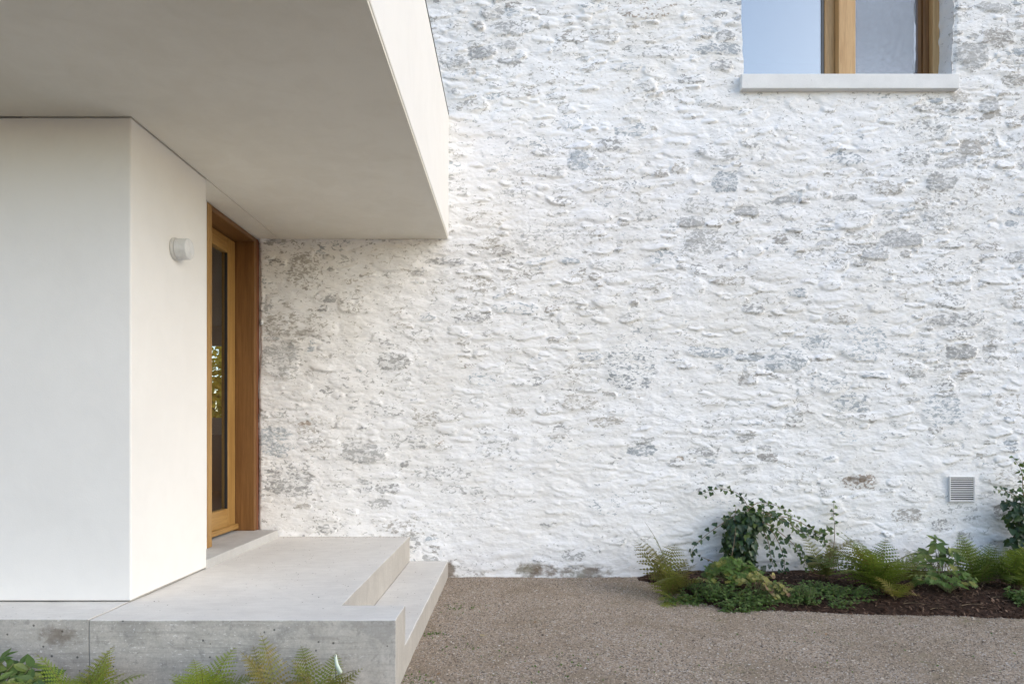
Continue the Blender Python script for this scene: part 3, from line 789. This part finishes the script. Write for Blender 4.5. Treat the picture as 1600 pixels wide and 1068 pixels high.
# ------------------------------------------------------------------ plants
M['fern'] = mat_leaf('fern_green', (.12, .18, .03), (.20, .25, .045), (.28, .20, .06), .4)
M['fern_rust'] = mat_leaf('fern_turning', (.20, .17, .055), (.16, .19, .045), (.27, .14, .06), .35)
M['fern_dark'] = mat_leaf('fern_deep', (.09, .14, .03), (.16, .21, .04), (.22, .16, .05), .35)
M['fern_lime'] = mat_leaf('fern_lime', (.25, .34, .04), (.33, .40, .06), (.42, .34, .08), .45)
M['fern_gold'] = mat_leaf('fern_gold', (.30, .24, .06), (.21, .24, .05), (.40, .25, .09), .4)
M['ivy'] = mat_leaf('ivy_leaf', (.018, .045, .020), (.035, .075, .024), (.07, .11, .03), .12, .38, .5)
M['ivyl'] = mat_leaf('ivy_young_leaf', (.055, .105, .025), (.095, .145, .04), (.14, .18, .06), .25, .4, .5)
M['geran'] = mat_leaf('geranium_leaf', (.085, .16, .03), (.13, .21, .045), (.28, .26, .06), .35)
M['cover'] = mat_leaf('groundcover_leaf', (.055, .11, .025), (.10, .17, .035), None, .3)
M['broad'] = mat_leaf('broad_leaf', (.07, .13, .032), (.12, .19, .045), (.22, .26, .06), .25, .42, .5)
M['yellow'] = mat_leaf('yellow_leaf', (.34, .30, .09), (.22, .24, .07), (.30, .16, .12), .35)
M['stem'] = mat_plain('green_stem', (.16, .17, .07), .6)
M['wstem'] = mat_plain('woody_stem', (.20, .14, .08), .7)
M['rachis'] = mat_plain('fern_rachis', (.17, .12, .05), .6)

def frond_mesh(name, L, a0, a1, width, npair, mat, seed, droop=.15):
    r = random.Random(seed)
    V, Fc, var = [], [], []
    n = npair
    # rachis curve in the XZ plane
    pts = [Vector((0, 0, 0))]; tans = []
    side = r.uniform(-.25, .25)
    for i in range(n + 1):
        t = i / n; an = a0 + (a1 - a0) * t ** 1.3
        tan = Vector((math.sin(an), side * t, math.cos(an))).normalized(); tans.append(tan)
        pts.append(pts[-1] + tan * (L / n))
    pts = pts[:n + 1]
    for i in range(n):       # thin rachis: a flat ribbon of two crossed strips
        p0, p1 = pts[i], pts[i + 1]; w0 = .0028 * (1 - .8 * i / n) * (L / .4) ** .5; w1 = .0028 * (1 - .8 * (i + 1) / n) * (L / .4) ** .5
        for ax in (Vector((0, 1, 0)), tans[i].cross(Vector((0, 1, 0)))):
            b = len(V); V += [p0 - ax * w0, p0 + ax * w0, p1 + ax * w1, p1 - ax * w1]; Fc.append((b, b + 1, b + 2, b + 3))
    nr = len(Fc)
    for i in range(2, n + 1):
        t = i / n
        prof = (min(t / .30, 1) ** .7) * max(1 - ((t - .30) / .72) ** 1.5 if t > .30 else 1, .03)
        pl = width * prof * r.uniform(.88, 1.08)
        tan = tans[min(i, n)]; up = tan.cross(Vector((0, 1, 0))); up = -up if up.z < 0 else up
        for sgn in (-1, 1):
            d = (Vector((0, sgn, 0)) + tan * (.35 + .25 * t) + up * r.uniform(-.12, .12)).normalized()
            nrm = d.cross(tan).normalized(); fw = nrm.cross(d).normalized()
            if fw.dot(tan) < 0: fw = -fw
            m = 6; pw = min(L / n * .60, pl * .26); b = len(V)
            for k in range(m + 1):
                s_ = k / m; c = pts[i] + d * (pl * s_) - Vector((0, 0, 1)) * (droop * pl * s_ * s_) + fw * (.08 * pl * s_ * s_)
                ww = pw * (1 - s_ ** 1.6) + .0004; z = 1.0 if k % 1 == 0 else .6
                V += [c - fw * ww * .85 + d * (pl * .06), c, c + fw * ww + d * (pl * .06)]
            for k in range(m):
                q = b + k * 3; nx_ = q + 3
                # toothed: separate lobes on both margins
                Fc.append((q + 1, q + 2, nx_ + 1)); Fc.append((q + 1, nx_ + 1, q))
    me = bpy.data.meshes.new(name); me.from_pydata([tuple(v) for v in V], [], Fc); me.update()
    me.materials.append(M['rachis']); me.materials.append(mat)
    me.polygons.foreach_set('material_index', [0] * nr + [1] * (len(Fc) - nr))
    set_var(me, [0.0] * len(V))
    return me
def fern(label, loc, n, L, width, mat, seed, group, spread=(.15, 1.0), az=None, npair=24, up=.55, droop=.15):
    root = empty('fern', loc); tag(root, label, 'fern', group)
    r = random.Random(seed)
    vari = [frond_mesh('frond', L * r.uniform(.8, 1.1), r.uniform(-.05, .15), r.uniform(.6, 1.5), width * r.uniform(.85, 1.15), npair, mat, seed * 10 + k, droop) for k in range(5)]
    for k in range(n):
        o = bpy.data.objects.new('frond', vari[k % 5]); link(o, root)
        a = (2 * math.pi * k * .618 + r.uniform(-.3, .3)) if az is None else r.uniform(*az)
        lean = r.uniform(*spread); s_ = r.uniform(.7, 1.08)
        o.rotation_euler = (r.gauss(0, .15), lean * up, a); o.rotation_mode = 'XYZ'
        o.location = (r.gauss(0, .018), r.gauss(0, .018), 0); o.scale = (s_, s_, s_)
    return root

LEAF = {}
def leaf_template(kind):
    if kind == 'ivy':
        out = [(0, 0), (.34, -.10), (.52, .18), (.36, .36), (.30, .62), (0, 1.0)]
    elif kind == 'round':
        out = [(0, 0), (.36, -.06), (.52, .28), (.44, .62), (.20, .86), (0, .98)]
    elif kind == 'lance':
        out = [(0, 0), (.16, .18), (.25, .42), (.20, .66), (.09, .88), (0, 1.05)]
    elif kind == 'lobed':
        out = [(0, 0), (.40, .05), (.26, .26), (.58, .52), (.26, .54), (.30, .86), (.10, .74), (0, 1.05)]
    else:
        out = [(0, 0), (.28, .25), (.30, .6), (0, 1.0)]
    m = len(out)
    V = [(x, y, .10 * abs(x) - .10 * y * y) for x, y in out]              # right half incl. midrib ends
    V += [(-x, y, .10 * abs(x) - .10 * y * y) for x, y in out[1:-1]]
    V.append((0, .5, -.05)); c = len(V) - 1
    Fc = [(c, i, i + 1) for i in range(m - 1)]
    L = [0] + list(range(m, m + m - 2)) + [m - 1]
    Fc += [(c, L[i + 1], L[i]) for i in range(m - 1)]
    return np.array(V), np.array(Fc)
def leaves(name, items, kind, mat, parent, seed=0, stuff=True):
    """items: (position, outward normal, tip direction, size) -> one mesh of separate leaves"""
    g = random.Random(seed)
    tv, tf = LEAF.setdefault(kind, leaf_template(kind)); VV, FF, var = [], [], []
    for i, (p, nrm, tip, sz) in enumerate(items):
        z = Vector(nrm).normalized(); y = Vector(tip); y = (y - z * y.dot(z))
        y = y.normalized() if y.length > 1e-4 else z.orthogonal().normalized(); x = y.cross(z)
        R = np.array([x, y, z]); cv = tv.copy(); cv[:, 2] *= g.uniform(.2, 2.2); cv[:, 0] *= g.uniform(.85, 1.15)
        VV.append((cv * sz) @ R + np.array(p)); FF.append(tf + i * len(tv)); var += [g.random()] * len(tv)
    me = np_mesh(name, np.concatenate(VV), np.concatenate(FF), mat); set_var(me, var)
    o = link(bpy.data.objects.new(name, me), parent)
    if parent is not None: o.matrix_parent_inverse = parent.matrix_world.inverted() if False else Matrix.Translation(-parent.location)
    if stuff: o['kind'] = 'stuff'
    return o
def stems(name, paths, mat, parent):
    o = tubes(name, paths, mat, parent, 5); o.matrix_parent_inverse = Matrix.Translation(-parent.location); return o
def rv(r, s_=1.0): return Vector((r.gauss(0, s_), r.gauss(0, s_), r.gauss(0, s_)))

def ivy(label, base, blobs, shoots, seed, n_leaf=650):
    """blobs: (centre, radii, weight) filled with dark leaves; shoots: (points, leaf size, spacing, young)"""
    r = random.Random(seed)
    root = empty('ivy', base); tag(root, label, 'ivy', 'ivy plants on the white wall')
    it = []; tot = sum(b[2] for b in blobs)
    for c, rad, wgt in blobs:
        for _ in range(int(n_leaf * wgt / tot)):
            v = rv(r).normalized() * (r.random() ** .35)
            p = Vector(c) + Vector((v.x * rad[0], v.y * rad[1], v.z * rad[2]))
            if p.y > -.03: p.y = -.03 - r.random() * .02
            nrm = (Vector((v.x * .8, -1.0, v.z * .5 + .35)) + rv(r, .45)); tip = Vector((v.x * .7, -.2, -1.0)) + rv(r, .4)
            it.append((p, nrm, tip, r.uniform(.028, .058)))
    leaves('leaf_mass', it, 'ivy', M['ivy'], root, seed)
    paths = []; it = []; it2 = []
    for pts, ls, gap, young in shoots:
        c = smooth_path(pts, 30); ln = sum((c[i + 1] - c[i]).length for i in range(30))
        paths.append((c, [.0042 * (1 - .75 * i / 30) for i in range(31)]))
        m = max(int(ln / gap), 3)
        for k in range(m + 1):
            s_ = k / m * 29.9; i = int(s_); p = c[i].lerp(c[i + 1], s_ - i); t = (c[min(i + 1, 30)] - c[i]).normalized()
            sd = 1 if k % 2 else -1
            off = t.cross(Vector((0, -1, 0))).normalized() * sd
            for q in range(r.choice((1, 1, 2))):
                nrm = Vector((0, -1, .55)) + rv(r, .5); tip = off * .8 + t * .4 + Vector((0, -.2, -.5)) + rv(r, .35)
                (it2 if young and r.random() < .7 else it).append((p + off * r.uniform(.004, .016) + rv(r, .006), nrm, tip, ls * r.uniform(.7, 1.15) * (1 - .3 * k / m)))
    stems('stems', paths, M['wstem'], root)
    if it: leaves('shoot_leaves', it, 'ivy', M['ivy'], root, seed + 1)
    if it2: leaves('young_leaves', it2, 'ivy', M['ivyl'], root, seed + 2)
    return root

YI = -.16
def pp(l, Y=YI): return [P(u, v_, Y) for u, v_ in l]
ivy('dark ivy clump with long arching shoots in front of the wall', P(1160, 908, -.2),
    [(P(1156, 852, YI), (.125, .10, .25), 5), (P(1166, 815, YI), (.17, .09, .085), 2.2), (P(1150, 885, YI), (.15, .11, .09), 1.8)],
    [(pp([(1158, 905), (1165, 850), (1170, 800), (1155, 772), (1125, 763), (1094, 772)]), .044, .028, False),
     (pp([(1168, 805), (1150, 805), (1125, 820), (1100, 838), (1082, 858), (1084, 872)]), .046, .027, False),
     (pp([(1170, 800), (1200, 802), (1235, 818), (1262, 836), (1282, 834), (1296, 824)]), .046, .019, True),
     (pp([(1175, 808), (1205, 822), (1235, 845), (1252, 865), (1262, 888)]), .046, .018, True),
     (pp([(1190, 815), (1210, 835), (1222, 862), (1226, 882), (1221, 898)]), .044, .026, False),
     (pp([(1180, 800), (1192, 796), (1196, 783)]), .038, .021, False),
     (pp([(1148, 815), (1149, 800), (1150, 790)]), .028, .028, True),
     (pp([(1195, 806), (1230, 808), (1262, 822), (1285, 842), (1300, 868)]), .042, .022, True),
     (pp([(1185, 815), (1200, 845), (1205, 872), (1212, 890)]), .042, .024, False),
     (pp([(1165, 800), (1185, 785), (1215, 790), (1240, 806)]), .036, .026, True),
     (pp([(1180, 890), (1200, 895), (1218, 905), (1235, 908)]), .046, .021, False),
     (pp([(1130, 905), (1143, 868), (1148, 840), (1150, 822)], -.27), .03, .10, True),
     (pp([(1120, 880), (1102, 872), (1092, 868)]), .036, .04, False)], 31, 700)
ivy('thin upright ivy shoot climbing the wall between the ferns', P(1290, 908, -.1),
    [(P(1272, 872, -.1), (.06, .04, .05), 1)],
    [(pp([(1286, 905), (1296, 880), (1303, 850), (1304, 820), (1302, 800), (1303, 783)], -.07), .040, .042, True),
     (pp([(1300, 830), (1290, 828), (1282, 834)], -.07), .034, .03, True), (pp([(1268, 906), (1266, 888), (1272, 868)], -.1), .036, .03, True)], 37, 16)
ivy('dark ivy column climbing the wall at the right edge', P(1605, 905, -.2),
    [(P(1600, 800, YI), (.16, .10, .16), 2), (P(1604, 848, YI), (.13, .11, .18), 2), (P(1600, 880, YI), (.18, .12, .07), 1.4), (P(1640, 830, YI), (.18, .12, .28), 3)],
    [(pp([(1600, 790), (1598, 760), (1596, 735), (1583, 714)]), .046, .027, True), (pp([(1605, 795), (1588, 775), (1570, 766), (1553, 764)]), .046, .021, False),
     (pp([(1612, 790), (1612, 750), (1606, 720)]), .036, .04, True), (pp([(1590, 880), (1575, 872), (1562, 874)]), .03, .03, False)], 41, 620)

def B(u, Y):
    x = (u - 802) * (Y + CAM_D) / F
    return Vector((x, Y, float(bed_z(np.array(x), np.array(Y))) - .005))
G = 'ferns along the wall'
fern('rusty green fern at the left end of the wall bed', B(1048, -.60), 13, .50, .15, M['fern_rust'], 51, G, (-.1, .9), npair=15)
fern('pale drooping fern fronds under the rusty fern', B(1058, -.72), 7, .26, .09, M['fern_lime'], 60, G, (1.2, 2.2), npair=13)
fern('wispy sparse fern between the ivy clump and the big fern', B(1290, -.35), 8, .38, .11, M['fern_rust'], 52, G, (.0, 1.1), npair=14)
fern('largest bushy fern in the middle of the wall bed', B(1372, -.70), 26, .50, .16, M['fern'], 53, G, (.0, 1.7), npair=16)
fern('small olive fern tuft at the foot of the largest fern', B(1398, -.88), 9, .25, .09, M['fern_gold'], 57, G, (.3, 1.6), npair=12)
fern('brownish fern between the largest fern and the dark leaved shrub', B(1428, -.45), 8, .38, .11, M['fern_rust'], 58, G, (.1, 1.2), npair=14)
fern('spreading green fern below the ivy column at right', B(1588, -.62), 22, .50, .15, M['fern'], 54, G, (.0, 1.7), npair=16)
fern('narrow feathery fern left of the ivy column', B(1530, -.52), 12, .42, .12, M['fern_dark'], 55, G, (.0, 1.5), npair=15)

def stalk_plant(name, label, cat, base, n, h, spread, kind, mat, size, seed, group=None, per=3, stem='stem'):
    r = random.Random(seed); root = empty(name, base); tag(root, label, cat, group); paths = []; it = []
    for k in range(n):
        a = 2 * math.pi * k * .618; ro = spread * math.sqrt((k + .5) / n) * r.uniform(.8, 1.15)
        top = Vector(base) + Vector((math.cos(a) * ro, math.sin(a) * ro * .8, h * (1 - .45 * (ro / spread) ** 2) * r.uniform(.7, 1.1)))
        mid = Vector(base).lerp(top, .5) + Vector((0, 0, h * .12)) + rv(r, .01)
        c = smooth_path([Vector(base) + rv(r, .012), mid, top], 8); paths.append((c, [.0022] * 9))
        for q in range(per):
            b = 2 * math.pi * q / per + r.uniform(-.4, .4)
            out = Vector((math.cos(b), math.sin(b), r.uniform(-.25, .25))); p = top if q else top
            nrm = Vector((math.cos(a) * .4, -.55, 1.0)) + rv(r, .3)
            it.append((p - Vector((0, 0, r.uniform(0, .03))), nrm, out + Vector((math.cos(a), math.sin(a), 0)) * .5, size * r.uniform(.7, 1.15)))
    stems('stems', paths, M[stem], root); leaves('leaves', it, kind, mat, root, seed, True)
    return root
stalk_plant('geranium', 'bright green leafy geranium in front of the ivy clump', 'geranium', B(1144, -.60), 64, .20, .20, 'lobed', M['geran'], .046, 61, 'leafy bed plants', 4)
stalk_plant('yellowing_plant', 'sparse plant with yellow and pink leaves before the geranium', 'plant', B(1180, -.80), 12, .19, .14, 'round', M['yellow'], .045, 62, 'leafy bed plants', 3)
stalk_plant('leafy_shrub', 'young shrub with dark pointed leaves right of the largest fern', 'shrub', B(1468, -.5), 14, .32, .14, 'lance', M['broad'], .085, 63, 'leafy bed plants', 5)
stalk_plant('strawberry_plant', 'low light green leafy plant under the dark leaved shrub', 'plant', B(1482, -.72), 26, .16, .19, 'lobed', M['geran'], .05, 64, 'leafy bed plants', 3)
stalk_plant('geranium', 'small green leafy tuft right of the yellowing plant', 'geranium', B(1212, -.86), 9, .12, .09, 'lobed', M['yellow'], .045, 68, 'leafy bed plants', 3)
def cover(label, c, rx, ry, h, n, seed, size=.02):
    r = random.Random(seed); root = empty('ground_cover', c); tag(root, label, 'ground cover', 'low green cover plants'); it = []; paths = []
    sub = [(r.gauss(0, .5), r.gauss(0, .5), r.uniform(.25, .6), r.uniform(.5, 1.25)) for _ in range(9)]
    for k in range(n // 6):                                  # sprigs: a short stem with leaves along it
        sx, sy, sr, sh = r.choice(sub)
        x = sx + r.gauss(0, sr * .55); y = sy + r.gauss(0, sr * .55); q = x * x + y * y
        if q > 2.4: continue
        g0 = Vector((c[0] + x * rx, c[1] + y * ry, 0)); g0.z = float(bed_z(np.array(g0.x), np.array(g0.y)))
        hh = h * sh * r.uniform(.35, 1.1) * max(1 - q * .28, .25)
        top = g0 + Vector((x * rx * .3 + r.gauss(0, .012), y * ry * .3 + r.gauss(0, .012) - .006, hh))
        paths.append(([g0, top], .0012))
        for m in range(6):
            t = .25 + .75 * m / 5; b = m * 2.4 + r.uniform(-.4, .4)
            d = Vector((math.cos(b), math.sin(b), r.uniform(-.1, .5)))
            it.append((g0.lerp(top, t), Vector((0, -.35, 1)) + rv(r, .35), d, size * r.uniform(.6, 1.2)))
    stems('stems', paths, M['stem'], root)['kind'] = 'stuff'; leaves('leaves', it, 'oval', M['cover'], root, seed, True)
cover('bright green mound of ground cover right of the yellowing plant', B(1246, -.90), .17, .12, .10, 1500, 71)
cover('flat ground cover mat beside the largest fern', B(1300, -.78), .24, .13, .065, 1400, 72)
cover('dark green ground cover below the geranium', B(1112, -.76), .27, .14, .11, 2000, 73, .022)
cover('low ground cover tuft before the rusty fern', B(1150, -.98), .09, .06, .06, 500, 74)
cover('ground cover tuft at the right edge of the bed', B(1598, -.92), .12, .08, .08, 600, 75, .024)

rt_ = random.Random(77)
for k, (u, Y, L) in enumerate(((1075, -.95, .16), (1128, -1.02, .12), (1205, -1.0, .14), (1340, -.95, .10), (1430, -.98, .13), (1465, -1.05, .09), (1520, -1.02, .15), (1560, -.9, .10))):
    b0 = B(u, Y); an = rt_.uniform(-.5, .5); tw = empty('twig', b0 + Vector((0, 0, .012)))
    wh = ('below the rusty fern', 'below the dark ground cover', 'before the yellowing plant', 'left of the largest fern', 'right of the largest fern', 'before the dark leaved shrub', 'before the narrow feathery fern', 'before the spreading right hand fern')[k]
    tag(tw, 'thin dry twig lying on the mulch ' + wh, 'twig', 'twigs on the mulch')
    pts_ = [Vector((-L / 2, 0, 0)), Vector((-L * .1, .012, .006)), Vector((L * .2, -.006, .010)), Vector((L / 2, .01, .002))]
    o = tubes('stem', [(smooth_path([Matrix.Rotation(an, 3, 'Z') @ p for p in pts_], 8), [.0022 - .00018 * i for i in range(9)])], M['wstem'], tw, 5)
# ferns in front of the landing
G2 = 'ferns in front of the landing'
fern('yellow green fern at the left below the side slab', (-1.68, -2.66, .02), 28, .30, .11, M['fern_lime'], 81, G2, (.05, 1.5), npair=18)
fern('bright green fern below the middle of the landing', (-1.24, -2.62, .01), 20, .27, .11, M['fern_lime'], 82, G2, (.05, 1.3), npair=18)
fern('golden fern with upright fronds below the landing', (-.95, -2.62, .01), 9, .33, .09, M['fern_gold'], 83, G2, (.05, 1.0), npair=18)
fern('pale green fern beside the plant marker', (-.79, -2.60, .01), 9, .32, .09, M['fern'], 84, G2, (.02, .9), npair=18)
stalk_plant('broadleaf_plant', 'broad leaved plant in the lower left corner below the slab', 'plant', (-2.06, -2.66, .02), 52, .215, .24, 'lance', M['broad'], .062, 85, None, 4)
# plant marker: stake with a curled white tag
mk = empty('plant_marker', (-.722, -2.56, .0)); tag(mk, 'white curled plant tag on a thin dark stake before the landing', 'plant marker')
o = tubes('stake', [([(0, 0, .0), (.001, 0, .12), (0, 0, .235)], .0013)], M['flash'], mk)
pts = [(0, 0, .235), (.002, -.002, .215), (.006, -.004, .195), (.014, -.006, .178), (.020, -.004, .165), (.016, .002, .155), (.002, .004, .152), (-.004, 0, .146), (-.003, -.002, .132)]
V, Fc = [], []
c = smooth_path(pts, 28)
for i, p in enumerate(c):
    ww = .0075 * math.sin(math.pi * min(max((i + 2) / 31, 0), 1)) ** .5
    V += [p + Vector((-ww, -ww * .4, -ww * .3)), p + Vector((ww, ww * .4, ww * .3)), p + Vector((ww, ww * .4 + .0006, ww * .3 + .0004)), p + Vector((-ww, -ww * .4 + .0006, -ww * .3 + .0004))]
for i in range(28):
    b = i * 4
    for k in range(4): Fc.append((b + k, b + (k + 1) % 4, b + 4 + (k + 1) % 4, b + 4 + k))
mesh_obj('tag', V, Fc, mat_plain('white_tag', (.66, .74, .62), .4), mk, True)

# fallen leaves on the gravel
r = random.Random(9)
M['dry'] = mat_leaf('dry_leaf', (.42, .33, .20), (.30, .17, .09), None, .15)
for lab, (x, y), sz in (('pale curled fallen leaf on the gravel near the step', (-.19, -1.51), .035), ('small fallen leaf on the gravel by the lower step corner', (-.36, -2.15), .022),
                        ('thin straw coloured fallen leaf on the gravel in front of the bed', (1.74, -1.52), .03), ('tiny brown fallen leaf on the gravel left of the bed', (.66, -1.32), .02), ('curled tan fallen leaf on the gravel below the wall vent', (3.05, -1.7), .028),
                        ('small fallen leaf on the gravel out in front of the window', (2.2, -1.95), .022), ('fallen leaf on the bare gravel midway between steps and bed', (.12, -1.25), .024)):
    rt = leaves('fallen_leaf', [((x, y, float(ground_z(x, y)) + .006), (r.uniform(-.4, .4), -.4, 1), (1, r.uniform(-1, 1), .2), sz)], 'lance', M['dry'], None, r.randint(0, 99), False)
    tag(rt, lab, 'leaf', 'fallen leaves on the gravel')
# weeds in the gravel along the step
it = []
for k in range(260):
    cx, cy, sp = r.choice(((-.47, -2.2, .06), (-.40, -2.3, .08), (-.38, -1.0, .10), (-.30, -.9, .08), (-.2, -1.75, .12), (.25, -2.0, .2), (1.2, -1.9, .5), (2.6, -1.6, .6), (-.46, -1.5, .05)))
    x = cx + r.gauss(0, sp); y = cy + r.gauss(0, sp * .6); z = float(ground_z(x, y))
    if x < -.50: continue
    it.append(((x, y, z + .002), (r.gauss(0, .5), -.6, .8), (r.gauss(0, .6), r.gauss(0, .6), .6), r.uniform(.006, .016)))
wd = leaves('gravel_weeds', it, 'oval', M['cover'], None, 4, True)
tag(wd, 'tiny green weeds sprouting in the gravel', 'weeds', kind='stuff')

# shrub with golden leaves behind the house, seen through the porch
gs = empty('golden_shrub', (-5.0, 6.6, 0)); tag(gs, 'golden leaved shrub seen through the glass of the door', 'shrub')
it = []
for k in range(4200):
    v = rv(r).normalized() * (r.random() ** .4); p = Vector((-5.0, 6.6, 1.75)) + Vector((v.x * 1.2, v.y * .7, v.z * 1.6))
    it.append((p, v + Vector((0, -.6, .4)) + rv(r, .5), rv(r), r.uniform(.05, .10)))
leaves('crown', it, 'round', mat_leaf('golden_leaf', (.80, .55, .05), (.60, .48, .06), (.8, .48, .05), .5), gs, 3)
stems('trunk', [([(-5.0, 6.6, -.05), (-4.98, 6.6, .6), (-5.02, 6.58, 1.4)], [.06, .045, .03])] + [([(-5.0, 6.6, .5 + .1 * k), (-5.0 + .5 * math.cos(k * 1.3), 6.6 + .4 * math.sin(k * 1.3), 1.5 + .2 * k)], [.03, .012]) for k in range(5)], M['wstem'], gs)
